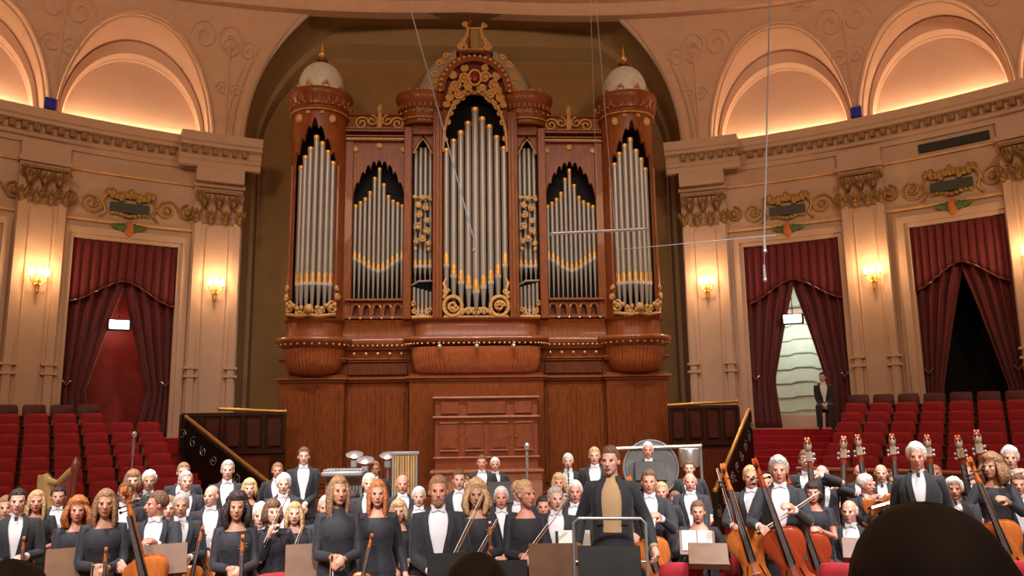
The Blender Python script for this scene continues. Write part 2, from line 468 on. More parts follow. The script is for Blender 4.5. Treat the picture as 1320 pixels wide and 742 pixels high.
# blue floodlights on the cornice
for t, lab in ((-36.7, 'left'), (36.6, 'right')):
    o = thing('floodlight', 'small blue box floodlight standing on the cornice, %s side' % lab, 'floodlight', W(t, 17.55, 10.22), -radians(t))
    m = MB(); m.box((0, 0, .17), (.27, .2, .30), bev=.02); m.build('housing', BLUE, o)
    m = MB(); m.box((0, -.105, .17), (.2, .012, .22)); m.build('lens', mat('blue_lens', (.02, .03, .5), .2), o)
    m = MB(); m.box((0, 0, .01), (.2, .14, .03)); m.build('bracket', IRON, o)
# vent slot on the right wall
o = tag(arcblock(MB(), 40.9, 46.0, 17.93, 18.0, 9.08, 9.30).build('wall_vent', IRON), 'long dark vent slot under the right cornice', 'vent')
m = MB()
for k in range(24): arcblock(m, 41.05+k*.21, 41.12+k*.21, 17.915, 17.935, 9.1, 9.28)
m.build('slat', IRON, o)
# sconces
for t, z, lab in ((-36.4, 6.05, 'leftmost, between the two left doorways'), (-22.9, 6.15, 'left of the organ, right of the curtained doorway'), (22.7, 6.15, 'right of the organ, left of the doorway'), (36.7, 6.05, 'between the two right doorways'), (48.1, 6.05, 'at the right picture edge')):
    o = thing('wall_sconce', 'lit brass wall sconce, '+lab, 'wall lamp', W(t, 17.66, z), -radians(t), 'brass wall sconces')
    m = MB(); m.ball((0, .04, -.15), (.07, .035, .22), 10, 8); m.tube([(0, .03, -.3), (0, -.02, -.42), (0, 0, -.5)], [.03, .035, .01], 8); m.build('backplate', BRASS, o)
    for k, (x, y) in enumerate(((-.17, -.08), (0, -.17), (.17, -.08))):
        m = MB(); m.tube([(0, 0, -.2), (x*.5, y*.6, -.26), (x, y, -.16), (x, y, -.08)], .016, 6); m.lathe([(.01, -.08), (.05, -.07), (.045, -.05), (.02, -.04)], (x, y, 0), 10)
        m.build('arm', BRASS, o)
        m = MB(); m.lathe([(.025, -.045), (.05, 0), (.055, .06), (.03, .13), (.004, .17)], (x, y, 0), 10); m.build('lamp_shade', LAMP, o)
    L_ = bpy.data.lights.new('sconce_light', 'POINT'); L_.energy = 50; L_.color = (1, .60, .30); L_.shadow_soft_size = .1
    l = bpy.data.objects.new('sconce_light', L_); COL.objects.link(l); l.location = W(t, 17.3, z+.12)
# curtains
def drape(c, h, side, rc, gap, seed):
    rnd = random.Random(seed); nz_, nx_ = 26, 40; ph = rnd.random()*6
    rings = []
    for j in range(nz_+1):
        z = DTOP-.02-(DTOP-DBOT-.04)*j/nz_
        ge = gap(z); a, b = side*h, side*ge
        row = []
        for i in range(nx_+1):
            u = i/nx_; t = a+(b-a)*u
            fold = .075*sin(u*26+ph+.5*sin(z*1.2))*(1-.5*j/nz_*0)+.03*sin(u*57+ph*2)
            row.append(W(c+t, rc+fold, z))
        rings.append(row)
    m = MB(); m.loft(rings, False, False); return m
def gapf(top, zm, w, w2=None):
    def g(z):
        if z > top: return 0.02
        if z > zm: return w*((top-z)/(top-zm))**.9
        return w if w2 is None else w+(w2-w)*(zm-z)/(zm-DBOT)
    return g
DN = ['left-edge doorway', 'left doorway', 'first right doorway', 'second right doorway']
GAPS = [gapf(5.6, 3.4, 1.6), gapf(5.9, 3.2, 2.3, 1.3), gapf(5.9, 3.35, 2.05, 1.75), gapf(5.9, 3.0, 2.2, 2.3)]
for i, (c, h) in enumerate(DOORS):
    for s_ in (-1, 1):
        mm = drape(c, h, s_, 18.12, GAPS[i], i*3+s_)
        o = mm.build('curtain', CURT); tag(o, 'crimson velvet drape, %s side of the %s' % ('left' if s_ < 0 else 'right', DN[i]), 'curtain', 'crimson door drapes')
        md = o.modifiers.new('solid', 'SOLIDIFY'); md.thickness = .02
        m = MB(); t = c+s_*(h-.35); m.tube([W(t-s_*.3, 18.02, 3.5), W(t, 17.97, 3.38), W(t+s_*.3, 18.0, 3.5)], .03, 6); m.build('tie_back', WOODD, o)
    rings = []
    for j in range(9):
        row = []
        for k in range(61):
            u = -1+2*k/60; low = DTOP-1.25-.22*cos(u*pi*1.0)*-1 - .18*abs(u)
            z = DTOP+(low-DTOP)*j/8
            row.append(W(c+u*h, 18.0+.035*sin(u*38+j*.1)-.02*j/8, z))
        rings.append(row)
    m = MB(); m.loft(rings, False, False); o = m.build('valance', CURT); tag(o, 'crimson scalloped valance over the '+DN[i], 'valance', 'curtain valances')
    o.modifiers.new('solid', 'SOLIDIFY').thickness = .02
    m = MB(); m.tube([W(c+(-1+2*k/60)*h, 17.94+.035*sin((-1+2*k/60)*38), DTOP-1.25+.22*cos((-1+2*k/60)*pi)-.18*abs(-1+2*k/60)) for k in range(61)], .025, 5); m.build('fringe', WOODD, o)
# spaces behind the doorways
def lobby(i, c, h, mm, depth):
    m = MB(); t0, t1 = c-h-.8, c+h+.8
    arcblock(m, t0, t1, 18.35+depth, 18.45+depth, 1.9, 7.6)
    arcblock(m, t0-.3, t0, 18.3, 18.45+depth, 1.9, 7.6); arcblock(m, t1, t1+.3, 18.3, 18.45+depth, 1.9, 7.6)
    arcblock(m, t0, t1, 18.3, 18.45+depth, 7.3, 7.6)
    a = struct('wall_lobby', m, mm, 'lobby wall seen through the '+DN[i])
    m = MB(); arcblock(m, t0, t1, 17.7, 18.45+depth, 1.85, 2.04); struct('floor', m, CARPET, 'carpeted lobby floor behind the '+DN[i])
    return a
lobby(0, -43.0, 3.7, WOODD, 1.6)
lobby(1, -30.05, 4.0, mat('lobby_red_wall', (.30, .02, .015), .5, var=.2), 1.4)
lobby(3, 43.0, 3.4, BLACK, 1.5)  # walls coloured black to stand in for the unlit opening
a = lobby(2, 30.05, 4.0, MARB, 1.8)
m = MB()
for k in range(7):
    z = 2.5+k*.42
    m.tube([W(27.0, 20.12, z), W(28.7, 20.12, z), W(29.1, 20.12, z+.06), W(30.4, 20.12, z+.06), W(30.8, 20.12, z), W(33, 20.12, z)], .022, 5)
m.build('panel_moulding', mat('panel_shadow', (.40, .42, .32), .7), a)
m = MB(); arcblock(m, 26.2, 33.8, 20.0, 20.15, 5.25, 5.55); arcblock(m, 26.2, 33.8, 20.0, 20.15, 2.04, 2.4); m.build('lintel', CREAM, a)
def lamp_at(name, loc, e, col, size=.15, kind='POINT'):
    L_ = bpy.data.lights.new(name, kind); L_.energy = e; L_.color = col
    if kind == 'POINT': L_.shadow_soft_size = size
    o = bpy.data.objects.new(name, L_); COL.objects.link(o); o.location = loc; return o
lamp_at('lobby_light', W(29.5, 19.0, 4.9), 75, (.9, 1, .88), .3)
lamp_at('lobby_light', W(-30.0, 18.8, 5.1), 22, (1, .45, .3), .1)
for c, r, z, lab in ((-30.25, 17.92, 4.95, 'in the left curtained doorway'), (29.85, 17.92, 5.0, 'over the lit first right doorway')):
    o = thing('exit_sign', 'glowing pale green exit sign hanging '+lab, 'sign', W(c, r, z), -radians(c), 'exit signs')
    m = MB(); m.box((0, 0, 0), (.56, .12, .30), bev=.02); m.tube([(0, 0, .15), (0, 0, .6)], .012, 6); m.build('housing', IRON, o)
    m = MB(); m.box((0, -.066, .01), (.46, .01, .22)); m.build('sign_face', SIGN, o)
    # running figure pictogram and arrow
    m = MB(); m.ball((-.09, -.074, .085), .016, 8, 6)
    m.tube([(-.1, -.074, .06), (-.115, -.074, 0)], .012, 5); m.tube([(-.115, -.074, 0), (-.07, -.074, -.03), (-.085, -.074, -.08)], .009, 5); m.tube([(-.115, -.074, 0), (-.14, -.074, -.05), (-.18, -.074, -.06)], .009, 5)
    m.tube([(-.14, -.074, .02), (-.1, -.074, .05), (-.06, -.074, .03)], .008, 5)
    m.tube([(.03, -.074, 0), (.14, -.074, 0)], .01, 5); m.tube([(.1, -.074, .04), (.15, -.074, 0), (.1, -.074, -.04)], .01, 5)
    m.build('pictogram', mat('sign_green', (.0, .22, .12), .5), o)
    lamp_at('sign_light', W(c, r-.25, z-.12), 4, (.75, 1, .9), .1)
# ------------------------------------------------------------------ stage floor, terraces, stairs
m = MB(); m.box((WX, 13.2, -.15), (30, 17.6, .3)); struct('floor', m, FLOORW, 'flat wooden boards of the stage')
m = MB(); m.box((-2.1, 11.6, .06), (8.2, 5.4, .12)); struct('floor', m, FLOORW, 'low wooden riser in the middle of the stage')
m = MB(); m.box((0, 14.8, .115), (8.0, 7.6, .23)); struct('floor', m, FLOORW, 'higher wooden riser at the back of the stage')
m = MB(); m.box((4.6, 8.65, .11), (5.2, 4.7, .22)); struct('floor', m, FLOORW, 'wooden riser under the cellos and basses')
m = MB(); m.box((0, -2.2, .425), (16, 9, .85)); struct('floor', m, CARPET, 'raised audience floor in front of the stage')
ROWS = [(17.1-.69*k, 2.0-.22*k) for k in range(9)]
for side in (-1, 1):
    m = MB(); t0, t1 = 34.2 if side > 0 else 27.6, 58
    for k, (r, z) in enumerate(ROWS):
        arcblock(m, side*t0, side*t1, r-.38, r+.31+(.62 if k == 0 else 0), 0, z, 1.5)
    struct('floor', m, CARPET, 'red carpeted seating terrace on the %s' % ('right' if side > 0 else 'left'))
    # aisle steps from the doorway down
    m = MB(); n = 13
    for k in range(n):
        r = 17.95-k*.42; z = 2.02-k*.155
        a0, a1 = (25.0-.1*k, 34.25) if side > 0 else (24.4, 27.7)
        if side < 0: a0 = 24.2-.0*k
        arcblock(m, side*a0, side*a1, r-.42, r+(.0), 0, z, 1.5)
    struct('floor', m, CARPET, 'red carpeted aisle steps on the %s' % ('right' if side > 0 else 'left'))
    # platform beside the organ
    m = MB(); x0, x1 = (4.9, 7.4) if side > 0 else (-7.6, -5.1)
    m.box(((x0+x1)/2, 21.7, .8), (abs(x1-x0), 3.9, 1.6)); struct('floor', m, WOODD, 'dark platform beside the organ on the %s' % ('right' if side > 0 else 'left'))
# parapets in front of the seating
for side, zt, t0, t1 in ((1, 1.46, 33.2, 60), (-1, .98, 27.2, 60)):
    o = thing('parapet', 'brown panelled parapet with a rail before the %s seating' % ('right' if side > 0 else 'left'), 'parapet')
    m = MB(); arcblock(m, side*t0, side*t1, 11.05, 11.12, 0, zt-.05); m.build('panel', SEATW, o)
    m = MB(); t = t0+.2
    while t < t1:
        arcblock(m, side*t, side*(t+.35), 11.01, 11.06, .1, zt-.05); t += 2.6
    m.build('stile', WOODD, o)
    m = MB(); arcprofile(m, side*t0, side*t1, [(11.14, zt-.05), (10.98, zt-.05), (10.96, zt-.02), (10.99, zt), (11.13, zt)]); m.build('rail', mat('rose_rail', (.50, .16, .13), .35, var=.1), o)
# tip-up seats
def make_seat():
    o = thing('theatre_seat', '', 'seat')
    m = MB(); rings = []
    for z, y, hw, th in ((.50, .13, .235, .03), (.56, .12, .24, .06), (.74, .14, .24, .07), (.84, .165, .235, .065), (.885, .175, .21, .04), (.895, .18, .15, .02)):
        rings.append([(hw*cx, y+th/2*cy, z) for cx, cy in ((-1, -.5), (-.9, -1), (0, -1.25), (.9, -1), (1, -.5), (1, .5), (.9, 1), (0, 1), (-.9, 1), (-1, .5))])
    m.loft(rings); m.build('backrest', RED, o)
    m = MB(); m.box((0, .17, .45), (.46, .025, .62), bev=.01); m.build('back_shell', SEATW, o)
    m = MB(); m.box((0, 0, .38), (.44, .035, .34), M=Matrix.Translation((0, -.02, 0)) @ Matrix.Rotation(-.2, 4, 'X') , bev=.015); m.build('seat_underside', SEATW, o)
    m = MB(); m.box((0, .065, .40), (.42, .10, .32), M=Matrix.Translation((0, -.02, 0)) @ Matrix.Rotation(-.2, 4, 'X'), bev=.04); m.build('seat_cushion', RED, o)
    for e in (-1, 1):
        m = MB(); m.box((e*.265, .04, .3), (.035, .26, .6), bev=.012); m.box((e*.265, -.02, .62), (.05, .36, .035), bev=.012); m.build('armrest', DARKW, o)
    return o
seat0 = make_seat(); first = True
DM = {}
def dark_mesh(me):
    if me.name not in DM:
        d = me.copy(); d.materials.clear(); d.materials.append(RED_SHADE); DM[me.name] = d; DM[d.name] = d
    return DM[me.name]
RED_SHADE = mat('red_plush_shaded', (.085, .008, .010), .6, var=.25)  # darker copy of the red plush, top row's dimness put into its colour
ORD = ['top', 'second from top', 'third from top', 'fourth from top', 'fifth from top', 'sixth from top', 'seventh from top', 'eighth from top', 'front']
NUM = ['first', 'second', 'third', 'fourth', 'fifth', 'sixth', 'seventh', 'eighth', 'ninth', 'tenth', 'eleventh', 'twelfth', 'thirteenth', 'fourteenth', 'fifteenth', 'sixteenth']
for side in (-1, 1):
    for k, (r, z) in enumerate(ROWS):
        if side > 0 and k == 8: continue
        dt = math.degrees(.56/r); t = (34.9 if side > 0 else (32.3 if k < 2 else 28.3)); q = 0
        while t < 58:
            P = Vector(W(side*t, r, z)); v = P-CAMP; dpt = v.dot(FW)
            px = 660+FPX*v.dot(RT)/dpt
            if -25 < px < 1345:
                o = copy_tree(seat0)
                o.location = P; o.rotation_euler = (0, 0, -radians(side*t))
                o['label'] = 'red tip-up seat, %s terrace, %s row, %s from the aisle' % ('right' if side > 0 else 'left', ORD[k], NUM[min(q, 15)])
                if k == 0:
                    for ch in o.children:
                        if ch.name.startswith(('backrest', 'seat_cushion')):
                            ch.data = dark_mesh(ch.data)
                    o['label'] = o['label'].replace('red tip-up', 'shade-darkened red')
                o['group'] = 'red tip-up seats on the %s terrace' % ('right' if side > 0 else 'left')
            t += dt; q += 1
# (the pattern seat itself is used below the camera)
# balustrades beside the organ
for side in (-1, 1):
    a = at_y(283 if side < 0 else 862, 527 if side < 0 else 522, 19.75); b = at_y(368 if side < 0 else 950, 530 if side < 0 else 517, 19.75)
    zt = (a.z+b.z)/2
    o = thing('balustrade', 'dark panelled balustrade with brass rail, %s of the organ' % ('left' if side < 0 else 'right'), 'balustrade')
    m = MB(); cx = (a.x+b.x)/2; w = b.x-a.x+(.9 if side < 0 else .0); cx -= (.45 if side < 0 else 0)
    m.box((cx, 19.8, zt/2-.05), (w, .08, zt-.1)); m.box((cx, 19.77, zt-.09), (w, .12, .08)); m.box((cx, 19.76, zt-1.0), (w, .12, .09)); m.build('panel', DARKW, o)
    m = MB(); n = 5 if side < 0 else 4
    for k in range(n): m.box((cx-w/2+w*(k+.5)/n, 19.74, zt-.55), (w/n-.18, .05, .68), bev=.03)
    m.build('raised_field', mat('reddish_field', (.085, .02, .014), .4, var=.3), o)
    m = MB()
    for k in range(n+1): m.box((cx-w/2+w*k/n, 19.72, zt-.53), (.07, .07, .9), bev=.015)
    m.build('post', DARKW, o)
    m = MB(); m.tube([a, b], .04, 10); m.ball(a, .05); m.ball(b, .05); m.build('brass_rail', BRASS, o)
# sloping stair rails
for side, T, Bt in ((-1, at_d(240, 537, 19.0), at_d(357, 630, 16.4)), (1, at_d(965, 528, 18.8), at_d(922, 632, 15.9))):
    o = thing('stair_balustrade', 'black stair balustrade under a sloping brass handrail, %s of the organ' % ('left' if side < 0 else 'right'), 'handrail')
    lo = Vector((Bt.x, Bt.y, max(.9, Bt.z)))
    m = MB(); m.tube([T, T.lerp(Bt, .5), Bt], .045, 10); m.ball(T, .05); m.ball(Bt, .06); m.build('handrail', BRASS, o)
    m = MB()
    d = (Bt-T); nrm = Vector((d.y, -d.x, 0)).normalized()*.04
    q = [T-Vector((0, 0, .1)), Bt-Vector((0, 0, .1)), Vector((Bt.x, Bt.y, 0)), Vector((T.x, T.y, 0))]
    m.add([p+nrm for p in q]+[p-nrm for p in q], [(0, 1, 2, 3), (7, 6, 5, 4), (0, 4, 5, 1), (1, 5, 6, 2), (2, 6, 7, 3), (3, 7, 4, 0)]); m.build('panel', IRON, o, smooth=False)
    m = MB(); 
    for k in range(9):
        p = T.lerp(Bt, k/8); s2 = nrm*1.6
        for e in (-1, 1):
            sp = spiral((0, 0, 0), .14, 1.3, 1, k)
            hd = d.copy(); hd.z = 0; hd.normalize()
            m.tube([p+s2*e+hd*v.x+Vector((0, 0, v.z-.42)) for v in sp], .012, 5)
    m.build('iron_scroll', GREYM, o)
    m = MB()
    for p in (T, Bt): m.box((p.x, p.y, p.z/2-.02), (.1, .1, p.z), bev=.01)
    m.build('newel_post', IRON, o)
# curtained side screen below the left balustrade is plain dark panelling
# ================================================================== THE ORGAN
ORG = thing('pipe_organ', 'huge carved mahogany pipe organ with domed turrets and grey pipes in the niche', 'organ', (0, 20.8, 0))
def OB(name, mb, m, parent=None, smooth=True, ang=35): return mb.build(name, m, parent or ORG, smooth, ang)
def zo(py, Y=20.3): return at_y(613, py, Y).z
# --- plan outlines (x, y) running left to right, y negative = forward
def plan_path(tr, ty, cw, cd, fy):
    """turret bulges at x=+-4.27, centre bulge of half width cw, depth cd, flat line at fy"""
    pts = [(-5.1 if tr < .95 else -5.22, .6)]
    def bulge(cx, r, y0):
        out = []
        for i in range(17):
            a = pi-pi*i/16
            out.append((cx+r*cos(a), y0-abs(sin(a))**.9*(r*.95)))
        return out
    L_ = bulge(-4.27, tr, ty)
    pts = [(L_[0][0], .6)]+L_
    pts.append((-4.27+tr, fy) if ty > fy else (-4.27+tr+.01, fy))
    n = 24; c = []
    for i in range(n+1):
        a = pi-pi*i/n; ca, sa = cos(a), sin(a)
        x = cw*(abs(ca)**.35)*(1 if ca > 0 else -1); y = fy-cd*abs(sa)**.55
        c.append((x, y))
    pts += [(-cw-.15, fy)]+c+[(cw+.15, fy)]
    R_ = [(-x, y) for x, y in reversed(L_)]
    pts.append((4.27-tr-.01, fy)); pts += R_; pts.append((R_[-1][0], .6))
    return pts
def sweep(mb, layers, cap=True):
    """layers: list of (path, z)"""
    rings = [[(x, y, z) for x, y in p] for p, z in layers]
    return mb.loft(rings, True, cap)
def path(o): return plan_path(.86+o, -.02, 1.78+o, .50+o*.7, -.12-o*.6)
# base case: straight with projecting turrets and centre
m = MB()
m.box((0, .9, 2.2), (9.9, 1.8, 4.4), bev=.02)
for s_ in (-1, 1):
    m.box((s_*4.27, .2, 1.8), (1.66, .9, 3.6), bev=.02)
m.box((0, .1, 1.8), (3.5, 1.1, 3.6), bev=.02)
OB('case', m, WOOD)
# horizontal belts of the base
m = MB()
for z, h, d in ((3.50, .07, .09), (3.43, .05, .05), (4.02, .06, .06), (3.96, .05, .03), (.25, .5, .06), (.55, .06, .04)):
    for s_ in (-1, 1):
        m.box((s_*4.27, .2, z), (1.66+2*d, .9+2*d, h), bev=.015)
        m.box((s_*2.6, .42, z), (1.75, .9+2*d, h), bev=.015)
    if z < 3.9: m.box((0, .1, z), (3.5+2*d, 1.1+2*d, h), bev=.015)
OB('belt_moulding', m, WOODL)
# raised panels
def rpanel(x, y, z, w, h, t=.04):
    m = MB()
    m.box((x, y, z), (w, t, h), bev=.03); m.box((x, y-t*.6, z), (w*.72, t, h-.28*w), bev=.03)
    OB('panel', m, WOOD)
for s_ in (-1, 1):
    for x in (-.4, .4): rpanel(s_*4.27+x, -.26, 2.0, .62, 2.5)
    for x in (2.15, 3.02): rpanel(s_*x, -.04, 2.0, .72, 2.5)
    m = MB(); m.box((s_*2.6, -.06, 3.75), (1.55, .03, .3), bev=.02); OB('frieze_board', m, WOODD)
    m = MB()
    for k in range(5):
        x = s_*2.6-.62+.31*k
        m.lathe([(.001, -.03), (.035, -.02), (.05, .0), (.035, .02)], (0, 0, 0), 10); m.xf(Matrix.Translation((x, -.13, 4.17)) @ Matrix.Rotation(pi/2, 4, 'X'), len(m.v)-40)
    m2 = MB()
    for k in range(5): m2.ball((s_*2.6-.62+.31*k, -.14, 4.17-.02), (.045, .03, .045), 10, 6)
    OB('gilt_boss', m2, GOLD)
    m = MB(); m.ball((s_*4.27, -.30, 3.72), (.09, .06, .13), 10, 8); OB('gilt_keystone', m, GOLD)
# bowls under the ledge
def bowl(cx, w, d, z0, z1, n, fl, name, e=1.0, y0=0):
    m = MB(); rings = []
    for j in range(13):
        t = j/12; a = t*pi/2
        k = .30+.70*sin(a)**.75; z = z1-(z1-z0)*(cos(a)**.9 if t < 1 else 0)
        if w > 1.2: kx = .86+.14*sin(a)**.8
        else: kx = k
        row = []
        for i in range(n+1):
            b = pi-pi*i/n; cb, sb = cos(b), sin(b)
            f = 1+.035*abs(sin(i*pi/fl))
            x = cx+w*kx*(abs(cb)**e)*(1 if cb > 0 else -1)*(1+ (f-1)*.3); y = y0-d*k*(abs(sb)**e)*f
            row.append((x, y, z))
        rings.append(row)
    m.loft(rings, False, False); return OB(name, m, WOODL if 0 else mat('fluted_mahogany', (.40, .115, .035), .35, var=.2, scale=8, coat=.3), ang=25)
for s_ in (-1, 1): bowl(s_*4.27, .80, .72, 3.58, 4.28, 96, 4, 'fluted_bowl', 1.0, -.05)
bowl(0, 1.68, .52, 3.58, 4.28, 160, 4, 'fluted_bowl', .45, -.22)
# ledge
m = MB()
sweep(m, [(path(-.06), 4.26), (path(-.02), 4.30), (path(.02), 4.33), (path(.08), 4.38), (path(.13), 4.43), (path(.15), 4.48), (path(.145), 4.51), (path(.13), 4.535), (path(.10), 4.555), (path(.06), 4.567), (path(.02), 4.57)])
OB('ledge', m, WOODL, ang=50)
m = MB()
P = path(.10)
for i in range(0, len(P)-1):
    a, b = Vector((*P[i], 4.36)), Vector((*P[i+1], 4.36)); L_ = (b-a).length; k = max(1, int(L_/.12))
    for q in range(k):
        p = a.lerp(b, (q+.5)/k)
        if p.y < -.05: m.ball(p+Vector((0, -.0, 0)), (.035, .035, .03), 6, 4)
OB('bead_row', m, mat('gilt_bead', (.55, .30, .12), .35, .3))
# plinth
m = MB(); sweep(m, [(path(-.10), 4.55), (path(-.10), 4.62), (path(-.13), 4.66), (path(-.13), 4.95), (path(-.08), 4.99), (path(-.06), 5.04), (path(-.12), 5.06)])
OB('plinth', m, WOODD if 0 else WOOD, ang=50)
m = MB()
for x in (-.95, 0, .95):
    m.ball((x, -.86, 4.27), .065, 10, 8); m.tube([(x, -.86, 4.34), (x, -.80, 4.40)], .02, 6)
OB('bulkhead_lamp', m, CHROME)
# upper case body
m = MB()
m.box((0, 1.0, 7.9), (3.9, 1.0, 5.7)); 
for s_ in (-1, 1):
    m.box((s_*2.7, 1.0, 7.7), (1.8, 1.0, 5.3)); m.box((s_*4.29, .95, 7.95), (1.46, 1.1, 5.9))
OB('case_back', m, WOODD)
# black sheets standing in for the shaded space behind the pipes
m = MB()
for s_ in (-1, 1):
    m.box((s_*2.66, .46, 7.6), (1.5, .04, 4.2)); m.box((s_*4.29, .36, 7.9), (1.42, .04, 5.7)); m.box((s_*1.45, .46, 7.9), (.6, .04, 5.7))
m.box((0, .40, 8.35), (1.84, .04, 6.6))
OB('interior_shade_sheet', m, BLACK)
# --- pierced front boards (arch heads)
def head_board(xs, ztop, zfun, place, y0, th, name, mm=None):
    """board between opening curve zfun(x) and ztop; place(x, y, z)->point"""
    rings = []
    for x in xs:
        z0 = zfun(x)
        rings.append([place(x, y0, z0), place(x, y0+th, z0), place(x, y0+th, ztop), place(x, y0, ztop)])
    m = MB(); m.loft(rings, True, True); return OB(name, m, mm or WOOD, ang=30)
def lobes(x, hw, zside, zpk, n=7, amp=.10, pw=1.6):
    u = max(-1, min(1, x/hw)); base = zside+(zpk-zside)*(1-abs(u)**pw)
    return base+amp*abs(cos(u*n*pi/2))**.55
flat = lambda cx: (lambda x, y, z: (cx+x, y, z))
XS = [-.70+1.40*i/120 for i in range(121)]
for s_ in (-1, 1):
    # flats: frame posts, head, mouldings
    cx = s_*2.66
    head_board([x*1.0 for x in XS], 10.15, lambda x: lobes(x, .70, 8.45, 9.34, 9, .20, 2.2), flat(cx), .02, .14, 'arch_head')
    m = MB()
    for x, w in ((-.81, .22), (.81, .22)): m.box((cx+x, .08, 7.6), (w, .22, 5.1), bev=.02)
    OB('frame_post', m, WOOD)
    m = MB()
    for z, h, d in ((10.10, .07, .10), (10.20, .05, .14), (10.36, .06, .12), (10.42, .05, .16)):
        m.box((cx, .05, z), (1.84, .2+d, h), bev=.015)
    OB('cornice', m, WOODL)
    m = MB()
    for z in (10.14, 10.38): m.box((cx, -.06, z), (1.8, .05, .025), bev=.008)
    OB('gilt_line', m, GOLD)
    # cresting board with scrolls
    m = MB(); m.box((cx, .12, 10.58), (1.8, .12, .55), bev=.02); m.box((cx, .1, 10.87), (1.86, .2, .07), bev=.02); OB('cresting_board', m, WOOD)
    m = MB()
    for e in (-1, 1):
        m.tube([p for p in spiral((cx+e*.50, .0, 10.60), .20, 1.6, -e, 0 if e < 0 else pi)], .035, 6)
        m.tube([p for p in spiral((cx+e*.22, .0, 10.68), .16, 1.3, e, pi/2)], .03, 6)
        m.tube([(cx, 0, 10.45), (cx+e*.2, 0, 10.42), (cx+e*.5, 0, 10.40), (cx+e*.72, 0, 10.50)], [.04, .03, .03, .01], 6)
    m.tube([(cx, -.02, 10.35), (cx, -.02, 10.60), (cx, -.02, 10.85), (cx, -.02, 11.05), (cx, -.02, 11.18)], [.05, .1, .06, .09, .01], 8)
    OB('cresting_scroll', m, GOLDC)
    m = MB()
    for e in (-1, 0, 1):
        m.ball((cx+e*.66, .0, 9.85+.1*(e == 0)), (.09, .03, .09), 10, 6)
    OB('gilt_rosette', m, GOLDC)
    # balustrade below
    m = MB(); m.box((cx, .02, 5.60), (1.7, .30, .07), bev=.02); m.box((cx, .04, 5.13), (1.7, .26, .08), bev=.02); OB('sill', m, WOODL)
    def nich(x):
        u = ((x+.70) % .28)/.28*2-1
        return 5.15 if abs(u) > .62 else 5.22+.24*sqrt(max(0, 1-(u/.62)**2))
    head_board([-.84+1.68*i/180 for i in range(181)], 5.58, lambda x: nich(x) if abs(x) < .70 else 5.15, flat(cx), .0, .08, 'arcade')
    m = MB(); m.box((cx, .16, 5.35), (1.66, .04, .5)); OB('arcade_back', m, WOODD)
    m = MB()
    for k in range(5):
        x = cx-.56+.28*k
        m.tube([(x+.10*cos(a*pi/8), -.02, 5.40+.10*sin(a*pi/8)) for a in range(9)], .014, 5)
    OB('gilt_arch', m, GOLD)
    m = MB()
    for k in range(6): m.ball((cx-.70+.28*k, -.12, 5.10), .035, 8, 6)
    OB('white_bead', m, CHROME)
    # turrets
    tx, ty, tr = s_*4.30, .0, .735
    def tp(x, y, z, tx=tx): # x = angle in rad about front
        return (tx+(tr-y)*sin(x), ty-(tr-y)*cos(x), z)
    A_ = radians(54)
    head_board([-A_+2*A_*i/120 for i in range(121)], 10.8, lambda x: lobes(x, A_, 9.1, 10.25, 7, .24, 1.1), tp, 0, .07, 'arch_head')
    m = MB()
    for e in (-1, 1):
        rings = []
        for i in range(9):
            a = e*(A_-.02+(radians(96)-A_)*i/8)
            rings.append([tp(a, 0, 5.0), tp(a, .07, 5.0), tp(a, .07, 10.8), tp(a, 0, 10.8)])
        m.loft(rings)
        m.tube([tp(e*A_, -.02, 5.1), tp(e*A_, -.02, 9.2)], .045, 6)
    OB('turret_shaft', m, WOOD)
    m = MB()
    m.lathe([(.74, 10.66), (.78, 10.70), (.78, 10.75), (.75, 10.79), (.75, 10.84), (.79, 10.88), (.80, 10.98), (.86, 11.12), (.88, 11.18), (.90, 11.27), (.88, 11.33), (.6, 11.38)], (tx, ty, 0), 40)
    OB('turret_cornice', m, WOOD)
    m = MB()
    for k in range(22):
        a = 2*pi*k/22; m.box((0, 0, 0), (.07, .10, .20), M=Matrix.Translation((tx+.83*cos(a), ty+.83*sin(a), 11.01)) @ Matrix.Rotation(a, 4, 'Z') @ Matrix.Rotation(.35, 4, 'Y'), bev=.02)
    OB('cornice_bracket', m, WOODL)
    m = MB(); m.tube([(tx+.79*cos(2*pi*k/40), ty+.79*sin(2*pi*k/40), 10.72) for k in range(41)], .022, 6)
    for k in range(14):
        a = -pi+pi*k/13; m.ball((tx+.81*cos(a), ty+.81*sin(a), 10.91), .028, 6, 5)
    for e in (-1, 1): m.ball(tp(e*.62, -.02, 10.48), (.10, .07, .13), 8, 6); m.ball(tp(e*.25, -.02, 10.62), (.07, .05, .05), 8, 6)
    OB('gilt_trim', m, GOLDC)
    m = MB(); prof = [(.62, 11.36), (.62, 11.44), (.59, 11.46)]
    for k in range(15):
        a = -.18+(pi/2+.18)*k/14; prof.append((max(.004, .61*cos(a)), 11.66+.70*sin(a)))
    m.lathe(prof, (tx, ty, 0), 40); OB('dome', m, DOME)
    m = MB()
    for k in range(8):
        a = -pi/2+2*pi*(k+.5)/8
        m.tube([(tx+.62*cos(a+q*.16), ty+.62*sin(a+q*.16), 11.48+.13*(1-abs(q))) for q in (-1, -.5, 0, .5, 1)], .028, 5)
        m.ball((tx+.62*cos(a), ty+.62*sin(a), 11.57), .06, 8, 6)
    OB('dome_ornament', m, GOLDC)
    m = MB(); m.lathe([(.03, 12.30), (.06, 12.36), (.15, 12.40), (.17, 12.46), (.12, 12.50), (.05, 12.54)], (tx, ty, 0), 16); f = OB('finial', m, WOODD)
